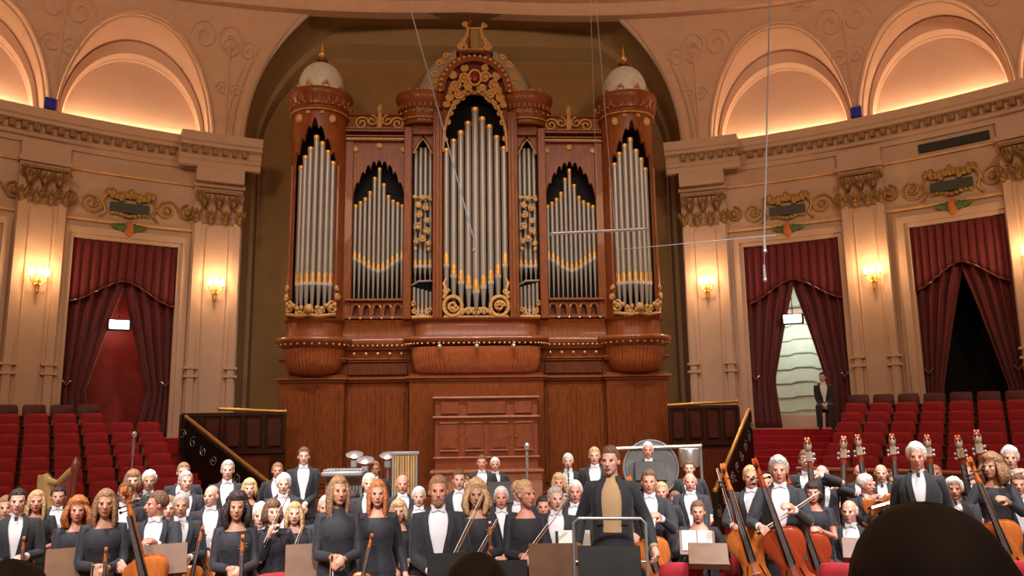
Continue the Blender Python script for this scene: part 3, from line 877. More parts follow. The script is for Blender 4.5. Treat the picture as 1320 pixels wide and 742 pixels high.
    m = MB(); m.lathe([(.04, 12.52), (.09, 12.58), (.10, 12.63), (.05, 12.70), (.035, 12.8), (.018, 12.92), (.002, 13.06)], (tx, ty, 0), 12); m.build('finial_spike', GOLD, f)
    # carved foot
    m = MB()
    for e in (-1, 1):
        for (an, zc, rr, st) in ((.33, 5.20, .12, 0), (.78, 5.33, .16, 1), (.98, 5.62, .09, 0), (.95, 5.85, .06, 1)):
            sp = spiral((0, 0, 0), rr, 1.5, e, st*pi/2)
            m.tube([tp(e*an+p.x/.8, -.06, zc+p.z) for p in sp], .035, 6)
            m.ball(tp(e*an, -.05, zc), (.05, .04, .05), 8, 6)
        m.tube([tp(e*a, -.05, z) for a, z in ((0, 5.12), (.3, 5.08), (.6, 5.12), (.9, 5.16))], .05, 6)
        for k in range(6): m.ball(tp(e*(.1+.15*k), -.07, 5.22+.03*k+.05*(k % 2)), (.06, .05, .07), 8, 6)
    m.ball(tp(0, -.08, 5.27), (.12, .09, .13), 10, 8)
    OB('carved_foot', m, GOLDC)
# centre posts and half turrets
for s_ in (-1, 1):
    m = MB()
    m.box((s_*1.03, -.12, 7.95), (.26, .5, 5.8), bev=.03); m.box((s_*1.03, -.30, 7.9), (.12, .2, 5.7), bev=.03)
    m.box((s_*1.85, .0, 7.75), (.22, .4, 5.4), bev=.03)
    OB('frame_post', m, WOOD)
    m = MB(); cx = s_*1.45
    prof = [(.52, 10.55), (.56, 10.62), (.55, 10.72), (.60, 10.80), (.62, 10.9), (.62, 11.0), (.70, 11.12), (.76, 11.24), (.78, 11.34), (.76, 11.44), (.5, 11.52)]
    m.lathe(prof, (cx, .12, 0), 32, sy=.75); OB('side_cornice', m, WOOD)
    m = MB(); 
    for k in range(16):
        a = -pi+pi*k/15; m.box((0, 0, 0), (.06, .08, .16), M=Matrix.Translation((cx+.69*cos(a), .12+.52*sin(a), 11.03)) @ Matrix.Rotation(a, 4, 'Z'), bev=.02)
    m.box((cx, -.0, 10.28), (.56, .3, .06), bev=.02)
    OB('cornice_bracket', m, WOODL)
    m = MB()
    for k in range(9):
        a = -pi+pi*k/8; m.ball((cx+.66*cos(a), .12+.50*sin(a), 10.86), .03, 6, 5)
    m.tube([(cx+.63*cos(-pi+pi*k/16), .12+.475*sin(-pi+pi*k/16), 10.68) for k in range(17)], .022, 5)
    m.tube([(cx-.26, -.1, 9.7), (cx-.1, -.12, 10.0), (cx, -.12, 10.12), (cx+.1, -.12, 10.0), (cx+.26, -.1, 9.7)], .03, 6)
    OB('gilt_trim', m, GOLDC)
    head_board([-.30+.6*i/30 for i in range(31)], 10.6, lambda x: 9.75+.48*(1-abs(x/.30)**1.2)+.03*abs(cos(x*30)), flat(cx), -.02, .12, 'arch_head')
    # carving across the narrow bay
    m = MB()
    for k, (dx, z, r) in enumerate(((-.12, 8.25, .09), (.10, 8.15, .10), (-.1, 7.95, .10), (.12, 7.8, .08), (-.12, 7.62, .11), (.1, 7.5, .10), (0, 7.3, .10), (-.16, 7.2, .07), (.16, 7.15, .07), (.0, 8.45, .07), (-.2, 8.45, .05), (.2, 8.4, .05), (-.18, 7.0, .04), (.18, 6.98, .04))):
        m.tube(spiral((cx+dx, -.10, z), r, 1.4, 1 if k % 2 else -1, k), .028, 6); m.ball((cx+dx, -.1, z), (.04, .03, .04), 6, 5)
    m.tube([(cx-.24, -.08, 8.5), (cx, -.12, 8.38), (cx+.24, -.08, 8.5)], .035, 6)
    for k, (dx, z) in enumerate(((-.2, 5.3), (.2, 5.28), (0, 5.15), (-.12, 5.2), (.24, 5.5), (.12, 5.16))): m.tube(spiral((cx+dx*s_, -.1, z), .07, 1.3, 1, k), .026, 5)
    m.tube([(cx-.28, -.1, 5.12), (cx+.28, -.1, 5.12)], .05, 6)
    OB('narrow_bay_carving', m, GOLDC)
    m = MB(); rings = []
    m.tube([(cx-.28, -.05, 6.0), (cx-.1, -.08, 6.1), (cx+.28, -.05, 6.12)], .03, 6); OB('tin_band', m, TIN)
# pipes ----------------------------------------------------------------
NP = 0
def pipe(x, y, r, z0, zm, zt, mh=.28, dirv=None, cap=True, matl=None):
    m = MB(); m.lathe([(r*.32, z0), (r*.42, z0+.15), (r*.93, zm-.10), (r*.97, zm)], (0, 0, 0), 14)
    m.lathe([(r, zm), (r, zt-.05), (r*1.0, zt)], (0, 0, 0), 14)
    o = m.build('organ_pipe', matl or TIN, ORG, True, 60, (x, y, 0))
    d = dirv if dirv is not None else -pi/2
    m = MB(); rings = []
    for i in range(9):
        a = d-.95+1.9*i/8; u = abs(i-4)/4
        zz = zm+mh*.8*(1-.75*u**3.5)+.02; R_ = r*1.03
        rings.append([(R_*cos(a), R_*sin(a), zm+.0), (R_*1.02*cos(a), R_*1.02*sin(a), zz)])
    m.loft(rings, False, False); m.lathe([(r*1.03, zm-.012), (r*1.04, zm+.02)], (0, 0, 0), 12, d-1.2, d+1.2)
    m.build('pipe_mouth', GOLD, o)
    m = MB(); m.lathe([(r*.80, zm-.13), (r*1.02, zm-.07), (r*1.04, zm-.01), (r*.6, zm)], (0, 0, 0), 14); m.build('pipe_lip', LIP, o)
    if cap:
        m = MB(); m.lathe([(r*1.01, zt-.10), (r*1.08, zt-.09), (r*1.1, zt+.01), (r*.95, zt+.02), (r*.9, zt-.02)], (0, 0, 0), 14); m.build('pipe_rim', GOLD, o)
    return o
# centre nine
cpx = [(571, 193, 338), (580, 181, 352), (589, 170, 360), (599.5, 158, 366), (610, 140, 372), (622, 152, 366), (632, 162, 360), (642, 176, 352), (650, 190, 338)]
for k, (px, py, pm) in enumerate(cpx):
    x = (k-4)*.199; y = -.10-.16*cos((k-4)/4*1.2)
    zt = at_y(613, py, 20.8+y).z; zm = at_y(613, pm+2, 20.8+y).z
    pipe(x, y, .088 if k != 4 else .098, 5.12, zm, zt, .34)
for s_ in (-1, 1):
    tx = s_*4.27
    tops = [214, 201, 190, 175, 183, 194, 208]
    for k in range(7):
        a = radians((k-3)*15.5); r_ = .58
        x = tx+r_*sin(a)*1.0; y = -r_*cos(a)
        zt = at_y(613, tops[k] if s_ < 0 else tops[6-k], 20.8+y).z-.05
        pipe(x, y, .074, 5.12, at_y(613, 362, 20.8+y).z-.01*abs(k-3), zt, .30, -pi/2+a)
    ftops = [262, 258, 255, 248, 230, 220, 237, 253, 262, 262, 265]
    cx = s_*2.66
    fm = [327, 330, 334, 338, 341, 343, 341, 338, 334, 330, 327]
    ft = [263, 258, 249, 231, 219, 218, 239, 254, 261, 263, 264]
    ft = [264, 257, 249, 231, 219, 238, 254, 262, 264]
    tops = [265, 258, 249, 231, 219, 239, 254, 262, 266]
    n = 11; tps = [266, 262, 257, 249, 231, 219, 239, 254, 260, 263, 266]
    for k in range(n):
        x = cx+(k-5)*.128
        pipe(x, .16, .055, 5.64, at_y(613, fm[k]+4, 20.96).z, at_y(613, tps[k]-1, 20.96).z, .17)
    # narrow bay: upper and lower rows
    for k in range(4):
        x = s_*1.45+(k-1.5)*.135
        pipe(x, .12, .06, 6.12, 6.6+.0*k, 9.85+.08*(1.5-abs(k-1.5)), .12, None, False, TIN)
    for k in range(5):
        x = s_*1.45+(k-2)*.11
        pipe(x, .0, .045, 5.10, 5.35, 5.95+.03*k*s_, .06, None, False, TIN)
# centre arch: board with arched opening, carved fringe, pediment
def carch(x):
    u = min(1, abs(x)/.90); return 9.7+1.72*(1-u**2.4)**.5
head_board([-.9+1.8*i/60 for i in range(61)], 11.55, carch, flat(0), -.20, .12, 'arch_head')
m = MB()
m.tube([(x, -.26, carch(x)) for x in [-.9+1.8*i/40 for i in range(41)]], .05, 6)
for i in range(22):
    u = -1+2*i/21; x = .88*u; z = carch(x)
    if abs(u) > .35: m.tube(spiral((x*.97, -.28, z-.02), .085, 1.3, 1 if u > 0 else -1, i), .03, 6)
OB('arch_fringe', m, GOLDC)
# pediment arch ring
m = MB(); rings = []
for i in range(41):
    a = pi-pi*i/40; c_, s2 = cos(a), sin(a)
    o_ = 1.05; i_ = .84
    rings.append([(o_*c_, -.40, 11.42+1.12*s2), (o_*c_, .3, 11.42+1.12*s2), (i_*c_, .3, 11.42+.90*s2), (i_*c_, -.40, 11.42+.90*s2)])
m.loft(rings); 
OB('pediment_arch', m, WOOD)
m = MB(); rings = []
for i in range(31):
    a = pi-pi*i/30; rings.append([(.86*cos(a), -.18, 11.40), (.86*cos(a), -.18, 11.42+.92*sin(a))])
m.loft(rings, False, False); OB('tympanum', m, WOODD)
m = MB()
for a in range(21):
    t = pi*a/20; m.ball((.97*cos(t), -.43, 11.42+1.03*sin(t)), (.05, .04, .05), 8, 6)
for e in (-1, 1):
    for (x, z, r, st) in ((.28, 11.85, .17, 0), (.55, 11.62, .16, 1), (.62, 11.9, .11, 2), (.30, 12.12, .10, 1), (.45, 11.35, .14, 0), (.72, 11.25, .12, 2), (.20, 11.55, .12, 3), (.80, 11.05, .09, 1), (.66, 11.5, .09, 2)):
        m.tube(spiral((e*x, -.34, z), r, 1.6, e, st), .04, 6); m.ball((e*x, -.34, z), (.055, .05, .055), 8, 6)
    for k in range(7): m.ball((e*(.10+.10*k), -.36, 11.42+.06*sin(k*1.7)), (.06, .05, .06), 8, 6)
    for (x, z, r) in ((1.12, 11.62, .14), (1.13, 11.95, .12), (.98, 12.3, .11), (.80, 12.52, .09), (1.3, 11.5, .09)):
        m.tube(spiral((e*x, -.25, z), r, 1.4, -e, z), .035, 6)
OB('pediment_carving', m, GOLDC)
m = MB(); m.ball((0, -.40, 11.82), (.09, .05, .14), 10, 8); OB('red_medallion', m, mat('red_enamel', (.30, .01, .01), .3))
m = MB(); m.tube([(.17*cos(a*pi/12), -.40, 11.82+.22*sin(a*pi/12)) for a in range(25)], .035, 6); OB('medallion_frame', m, GOLD)
m = MB(); m.box((0, -.15, 12.58), (1.04, .6, .10), bev=.03); m.box((0, -.15, 12.50), (.9, .5, .10), bev=.02); OB('pediment_cap', m, WOODD)
# crown / lyre on top
m = MB()
for e in (-1, 1):
    m.tube([(e*.36, -.2, 12.66), (e*.42, -.2, 12.80), (e*.34, -.2, 12.95), (e*.22, -.2, 13.15), (e*.18, -.2, 13.35), (e*.26, -.2, 13.52)], [.08, .10, .09, .06, .04, .05], 8)
    m.tube(spiral((e*.34, -.24, 12.78), .14, 1.4, e, pi), .045, 6)
    m.tube(spiral((e*.27, -.22, 13.50), .08, 1.2, -e, 0), .03, 6)
    m.tube([(0, -.2, 12.66), (e*.16, -.22, 12.72), (e*.3, -.2, 12.66)], .06, 6)
m.box((0, -.2, 13.40), (.46, .05, .06), bev=.015)
for k in (-1, 0, 1): m.tube([(k*.07, -.2, 12.75), (k*.07, -.2, 13.4)], .014, 5)
OB('gilt_lyre', m, GOLDC)
m = MB(); m.tube([(-.12, -.2, 13.42), (-.12, -.2, 13.6), (-.12, -.2, 13.85)], [.05, .035, .01], 8); m.ball((-.12, -.2, 13.58), .05, 8, 6); m.box((-.12, -.2, 13.7), (.10, .02, .02)); m.tube([(-.13, -.18, 12.8), (-.17, -.18, 13.2), (-.12, -.18, 13.45)], .035, 6); OB('spire', m, WOODD)
m = MB(); prof = [(1.80, 11.2)]
for k in range(15):
    a = (pi/2)*k/14; prof.append((max(.005, 1.82*cos(a)), 11.55+2.2*sin(a)))
m.lathe(prof, (0, 1.62, 0), 48, sy=.32); OB('cupola', m, DOMEB)
m = MB()
for e in (-1, 1):
    m.tube([(e*1.75, .3, 11.5), (e*1.9, .25, 11.7), (e*1.86, .3, 11.85)], [.05, .06, .01], 6); m.tube(spiral((e*1.62, .1, 11.62), .1, 1.3, e), .03, 6)
OB('side_urn', m, GOLDC)
# centre foot carving
m = MB()
for e in (-1, 1):
    m.tube([Vector((e*.62, -.34, 5.38))+Vector((.24*cos(a*pi/12), 0, .26*sin(a*pi/12))) for a in range(25)], .055, 6)
    m.tube(spiral((e*.62, -.34, 5.38), .15, 1.5, e), .04, 6)
    for k in range(6): m.ball((e*.62+.09*cos(k), -.36, 5.38+.09*sin(k)), .04, 6, 5)
    m.tube([(e*.86, -.3, 5.6), (e*.80, -.32, 5.8), (e*.86, -.3, 6.0), (e*.80, -.3, 6.15)], [.06, .05, .05, .02], 6)
    m.tube(spiral((e*.80, -.32, 5.78), .09, 1.4, -e), .03, 6)
    m.tube([(e*.40, -.34, 5.12), (e*.35, -.36, 5.24), (e*.22, -.36, 5.30), (e*.05, -.36, 5.30)], [.04, .06, .06, .05], 6)
    for k in range(5): m.ball((e*(.06+.075*k), -.38, 5.20+.035*(k % 2)), (.045, .04, .06), 6, 5)
m.box((0, -.32, 5.10), (1.75, .1, .07), bev=.02)
OB('carved_foot', m, GOLDC)
# ------------------------------------------------------------------ console cabinet
a = at_y(559, 511, 19.75); b = at_y(694, 511, 19.75)
cx = (a.x+b.x)/2; w = b.x-a.x; zt = (a.z+b.z)/2; zc_ = at_y(627, 537, 19.75).z
o = thing('organ_console', 'boxy reddish wooden console cabinet at the foot of the organ', 'organ console', (cx, 19.75, 0))
m = MB(); m.box((0, .27, zt/2), (w-.06, .54, zt-.04), bev=.02); m.build('cabinet_body', mat('console_wood', (.33, .10, .045), .38, var=.2, scale=5, coat=.2), o)
CW = MATS['console_wood']; CL = mat('console_edge_highlight', (.58, .27, .17), .3, var=.15, coat=.5)  # edge tone lightened, edge highlights put into the wood colour
m = MB()
for z, h, d in ((zt-.02, .06, .12), (zc_, .06, .12), (at_y(627, 589, 19.75).z, .05, .06)): m.box((0, .24, z), (w+d*.4, .54+d, h), bev=.02)
m.build('cabinet_ledge', CL, o)
zb_ = at_y(627, 606, 19.75).z
m = MB(); m.box((0, .04, zb_), (w+.14, 1.0, .07), bev=.02); m.box((0, .08, zb_/2), (w+.06, .9, zb_-.05), bev=.02); m.build('lower_shelf', CL, o)
for (x, wd) in ((-.95, .46), (0, 1.0), (.95, .46)):
    m = MB(); m.box((x*w/2.72, -.02, (zt+zc_)/2-.01), (wd*w/2.72, .05, .30), bev=.03); m.box((x*w/2.72, -.05, (zt+zc_)/2-.15), (wd*w/2.72, .04, .03), bev=.01); m.build('upper_panel', CL if 0 else CW, o)
zlo = at_y(627, 580, 19.75).z; zhi = zc_-.14
for k in range(4):
    x = (-1.5+k)*w/4.25
    m = MB(); m.box((x, -.02, (zlo+zhi)/2), (w/5.6, .05, zhi-zlo), bev=.03); m.box((x, -.05, (zlo+zhi)/2), (w/5.6*.74, .03, (zhi-zlo)*.84), bev=.02)
    d = m.build('cabinet_door', CW, o)
    m = MB(); m.box((x, -.05, zhi), (w/5.6, .05, .03), bev=.01); m.box((x, -.05, zlo), (w/5.6, .05, .03), bev=.01); m.build('door_edge', CL, d)
    m = MB(); m.ball((x+(.19 if k % 2 == 0 else -.19), -.07, (zlo+zhi)/2), .022, 8, 6); m.build('knob', BRASS, d)
# ================================================================== PEOPLE
def remesh(mb, vox, name, m, smooth_it=2):
    me = mb.mesh('tmp', None, False); o = bpy.data.objects.new('tmp', me); COL.objects.link(o)
    r = o.modifiers.new('r', 'REMESH'); r.mode = 'VOXEL'; r.voxel_size = vox; r.use_smooth_shade = True
    if smooth_it:
        s = o.modifiers.new('s', 'SMOOTH'); s.factor = .5; s.iterations = smooth_it
    dg = bpy.context.evaluated_depsgraph_get(); out = bpy.data.meshes.new_from_object(o.evaluated_get(dg))
    out.name = name; out.materials.clear()
    if m: out.materials.append(m)
    out.shade_smooth(); bpy.data.objects.remove(o); bpy.data.meshes.remove(me)
    return out
V = Vector
def ik(sh, wr, pole, a=.29, b=.26):
    d = wr-sh; L_ = d.length
    if L_ > a+b-.005: wr = sh+d*((a+b-.005)/L_); d = wr-sh; L_ = d.length
    x = (a*a-b*b+L_*L_)/(2*L_); h = sqrt(max(0, a*a-x*x)); u = d/L_
    p = V(pole)-u*V(pole).dot(u); p.normalize()
    return sh+u*x+p*h, wr
def hand(mb, wr, fwd, palm, side):
    """palm: direction the palm faces; side: +1/-1 thumb side sign"""
    f = V(fwd).normalized(); p = (V(palm)-f*V(palm).dot(f)).normalized(); s = f.cross(p)*side
    mb.tube([wr-f*.03, wr+f*.01, wr+f*.05, wr+f*.085], [.026, .030, .036, .030], 8, flat=1)
    for k in range(4):
        b = wr+f*.075+s*(.030-.021*k); ln = (.036, .042, .039, .030)[k]
        d1 = (f+p*.55+s*(.10-.06*k)).normalized(); d2 = (f*.35+p*1.0).normalized(); d3 = (p*1.0-f*.5).normalized()
        q1 = b+d1*ln; q2 = q1+d2*ln*.75; q3 = q2+d3*ln*.55
        mb.tube([b-f*.02, b, q1, q2, q3], [.010, .0105, .0098, .009, .007], 6)
    b = wr+f*.02+s*.028
    mb.tube([b-s*.01, b+s*.022+f*.022+p*.012, b+s*.026+f*.045+p*.035, b+s*.012+f*.058+p*.05], [.015, .0135, .0115, .008], 6)
# arm poses: (left wrist, left pole, right wrist, right pole) in person space; front is -y, person's left hand is +x
POSES = {
 'clasp': ((.03, -.20, .98), (1, .4, 0), (-.03, -.22, .97), (-1, .4, 0)),
 'down': ((.27, -.03, .88), (.3, 1, 0), (-.27, -.03, .88), (-.3, 1, 0)),
 'violin': ((.10, -.24, 1.10), (1, .3, -.4), (-.06, -.24, 1.02), (-1, .3, -.3)),
 'bowup': ((.05, -.27, 1.08), (1, .3, -.4), (-.04, -.27, 1.10), (-1, .3, -.4)),
 'cello': ((.10, -.34, 1.28), (1, .2, -.6), (-.20, -.34, 1.12), (-1, .2, -.5)),
 'bass': ((.14, -.30, 1.46), (1, .1, -.3), (-.12, -.32, 1.08), (-1, .2, -.5)),
 'wind': ((.05, -.28, 1.20), (1, .2, -.6), (-.04, -.30, 1.10), (-1, .2, -.6)),
 'chin': ((.20, -.12, 1.02), (1, .6, 0), (-.02, -.20, 1.40), (-1, 0, -1)),
 'conduct': ((.34, -.10, .92), (.6, 1, 0), (-.30, -.08, .92), (-.6, 1, 0)),
 'clap': ((.03, -.28, 1.20), (1, .2, -.7), (-.03, -.28, 1.21), (-1, .2, -.7)),
 'lap': ((.12, -.30, .80), (1, .4, 0), (-.10, -.30, .82), (-1, .4, 0)),
}
BC = {}
def body_data(pose, sit, fem, turn):
    key = (pose, sit, fem, turn)
    if key in BC: return BC[key]
    dz = -.42 if sit else 0        # seated: trunk drops
    lw, lp, rw, rp = POSES[pose]
    sw = .148 if fem else .172
    lp = (lp[0]*.55, lp[1]+.45, lp[2]); rp = (rp[0]*.55, rp[1]+.45, rp[2])
    shz = 1.375+dz
    sl, sr = V((sw, .01, shz)), V((-sw, .01, shz))
    off = V((0, 0, dz if pose != 'lap' else 0))
    el, wl = ik(sl, V(lw)+off, lp); er, wr = ik(sr, V(rw)+off, rp)
    if sit:
        hips = [V((e*.095, .0, .52)) for e in (1, -1)]; knees = [V((e*.14, -.42, .50)) for e in (1, -1)]; ank = [V((e*.14, -.40, .08)) for e in (1, -1)]
    else:
        hips = [V((e*.09, .0, .90)) for e in (1, -1)]; knees = [V((e*.10, -.015, .49)) for e in (1, -1)]; ank = [V((e*.105, .02, .08)) for e in (1, -1)]
    Z = lambda z: z+dz
    def ring(a, b, z, n=20, cy=0, e=.9):
        return [(a*abs(cos(t))**e*(1 if cos(t) > 0 else -1), cy+b*abs(sin(t))**e*(1 if sin(t) > 0 else -1), z) for t in [2*pi*k/n for k in range(n)]]
    m = MB()
    if fem: T = [(.15, .10, .86), (.17, .115, .92), (.15, .10, 1.02), (.125, .09, 1.10), (.14, .105, 1.20), (.152, .115, 1.27), (.145, .092, 1.35), (.09, .070, 1.41), (.052, .052, 1.46)]
    else: T = [(.14, .10, .86), (.16, .11, .92), (.155, .105, 1.02), (.15, .105, 1.10), (.17, .115, 1.20), (.172, .12, 1.29), (.154, .10, 1.37), (.10, .078, 1.425), (.06, .06, 1.47)]
    m.loft([ring(a, b, Z(z)) for a, b, z in T])
    for sh_, e_, w_ in ((sl, el, wl), (sr, er, wr)):
        k = .85 if fem else 1
        m.tube([sh_+V((0, 0, -.0)), sh_.lerp(e_, .5), e_, e_.lerp(w_, .4), w_], [.055*k, .048*k, .040*k, .040*k, .027*k], 10); m.ball(sh_, .056*k); m.ball(e_, .040*k)
    for h_, k_, a_ in zip(hips, knees, ank):
        m.tube([h_, h_.lerp(k_, .5), k_, k_.lerp(a_, .35), a_], [.085, .075, .055, .055, .036], 10); m.ball(k_, .055); m.ball(h_, .088)
        m.tube([a_+V((0, .04, -.045)), a_+V((0, -.05, -.045)), a_+V((0, -.15, -.055))], [.032, .036, .026], 8)
    hand(m, wl, (wl-el) if pose not in ('clasp', 'clap') else V((-.6, -.3, -.5)), (V((-1, .2, 0)) if pose in ('down', 'conduct') else V((-.6, .3, -.8))), 1)
    hand(m, wr, (wr-er) if pose not in ('clasp', 'clap') else V((.6, -.3, -.5)), (V((1, .2, 0)) if pose in ('down', 'conduct') else V((.6, .3, -.8))), -1)
    # head
    c = V((0, -.025, Z(1.605))); R_ = Matrix.Rotation(turn, 3, 'Z')
    h0 = len(m.v)
    def H(p): return c+R_ @ V(p)
    m.tube([(0, .02, Z(1.42)), (0, .0, Z(1.50)), H((0, .01, -.04))], [.058 if not fem else .048]*3, 12)
    B_ = Matrix(R_)
    m.ball(H((0, .012, .022)), (.074, .092, .094), 18, 12, B_)         # cranium
    m.ball(H((0, -.030, -.035)), (.060, .060, .078), 16, 10, B_)       # face
    m.ball(H((0, -.055, -.088)), (.032, .030, .026), 10, 8, B_)        # chin
    for e in (-1, 1):
        m.ball(H((e*.036, -.055, -.022)), (.024, .026, .022), 8, 6, B_)  # cheek
        m.ball(H((e*.028, -.078, .022)), (.022, .010, .007), 8, 6, B_)   # brow
        m.ball(H((e*.076, .005, -.012)), (.012, .020, .030), 8, 6, B_)   # ear
    m.tube([H((0, -.080, .015)), H((0, -.098, -.012)), H((0, -.108, -.030)), H((0, -.090, -.036))], [.008, .011, .015, .010], 8)  # nose
    m.ball(H((0, -.083, -.060)), (.024, .012, .010), 8, 6, B_)
    me = remesh(m, .0085, 'person_body', None, 1)
    # face bits
    EY = []
    for e in (-1, 1):
        ey = MB(); EY.append(ey); ey.ball(H((e*.029, -.081, .005)), (.013, .006, .0075), 8, 6, B_)
    li = MB(); li.ball(H((0, -.094, -.058)), (.024, .007, .0045), 8, 6, B_); li.ball(H((0, -.092, -.066)), (.019, .007, .005), 8, 6, B_)
    D_ = dict(body=me, eyes=[q.mesh('eye', EYE) for q in EY], lips=li.mesh('lips', LIPS), H=H, B=B_, c=c, sl=sl, sr=sr, el=el, er=er, wl=wl, wr=wr, hips=hips, knees=knees, ank=ank, T=T, Z=Z, ring=ring, dz=dz, R=R_)
    BC[key] = D_; return D_
def hair_mesh(D, kind, m, rnd):
    H, B_ = D['H'], D['B']; mb = MB(); n, mm = 28, 16
    rings = []
    bald = kind == 'bald'
    full = {'short': 1.07, 'bald': 1.05, 'long': 1.10, 'curly': 1.32, 'bun': 1.07, 'fluffy': 1.17, 'bob': 1.16}[kind]
    for j in range(mm+1):
        ph = pi*j/mm; row = []     # 0 top
        for i in range(n):
            a = 2*pi*i/n; dx, dy, dzz = sin(ph)*cos(a), sin(ph)*sin(a), cos(ph)
            front = -dy
            line = .42 if kind != 'bob' else .30                 # hairline height at front
            zlim = -.45 if front < .15 else (-.45+(line+.45)*min(1, (front-.15)/.45))
            if kind in ('long', 'bob', 'curly') and front < .35: zlim = -.8
            k = max(0, min(1, (dzz-zlim)/.18))
            if bald:
                top = max(0, min(1, (.42-dzz)/.2)); fr = max(0, min(1, (.15-front)/.3)); k = min(k, top, fr)
            r = .90+(full-.90)*k
            if kind in ('curly', 'fluffy') and k > .3: r += rnd.uniform(-.07, .09)
            elif k > .3: r += rnd.uniform(-.012, .02)
            row.append(H((dx*.079*r, .012+dy*.097*r, .022+dzz*.101*r*(1.0 if dzz > 0 else 1.05))))
        rings.append(row)
    mb.loft(rings)
    if kind in ('long', 'bob', 'curly'):
        low = {'long': -.27, 'bob': -.12, 'curly': -.17}[kind]; ncount = 18
        for k in range(ncount):
            a = radians(-28+236*k/(ncount-1)); w = rnd.uniform(.9, 1.1); big = 1.35 if kind == 'curly' else 1
            P = [(.070*cos(a), .012+.085*sin(a), .06), (.084*cos(a)*big, .012+.10*sin(a)*big, -.02), (.088*cos(a)*big*w, .02+.10*sin(a)*big, low*.55), (.075*cos(a)*big*w, .03+.085*sin(a)*big, low+rnd.uniform(-.02, .03))]
            if kind == 'curly': P = [(x+rnd.uniform(-.012, .012), y+rnd.uniform(-.01, .01), z) for x, y, z in P]
            mb.tube([H(p) for p in P], [.018, .024, .022 if kind != 'curly' else .034, .006 if kind != 'curly' else .02], 6)
    if kind == 'bun': mb.ball(H((0, .115, .05)), (.05, .045, .05), 10, 8)
    return mb.mesh('hair', m, ang=80)
CC = {}
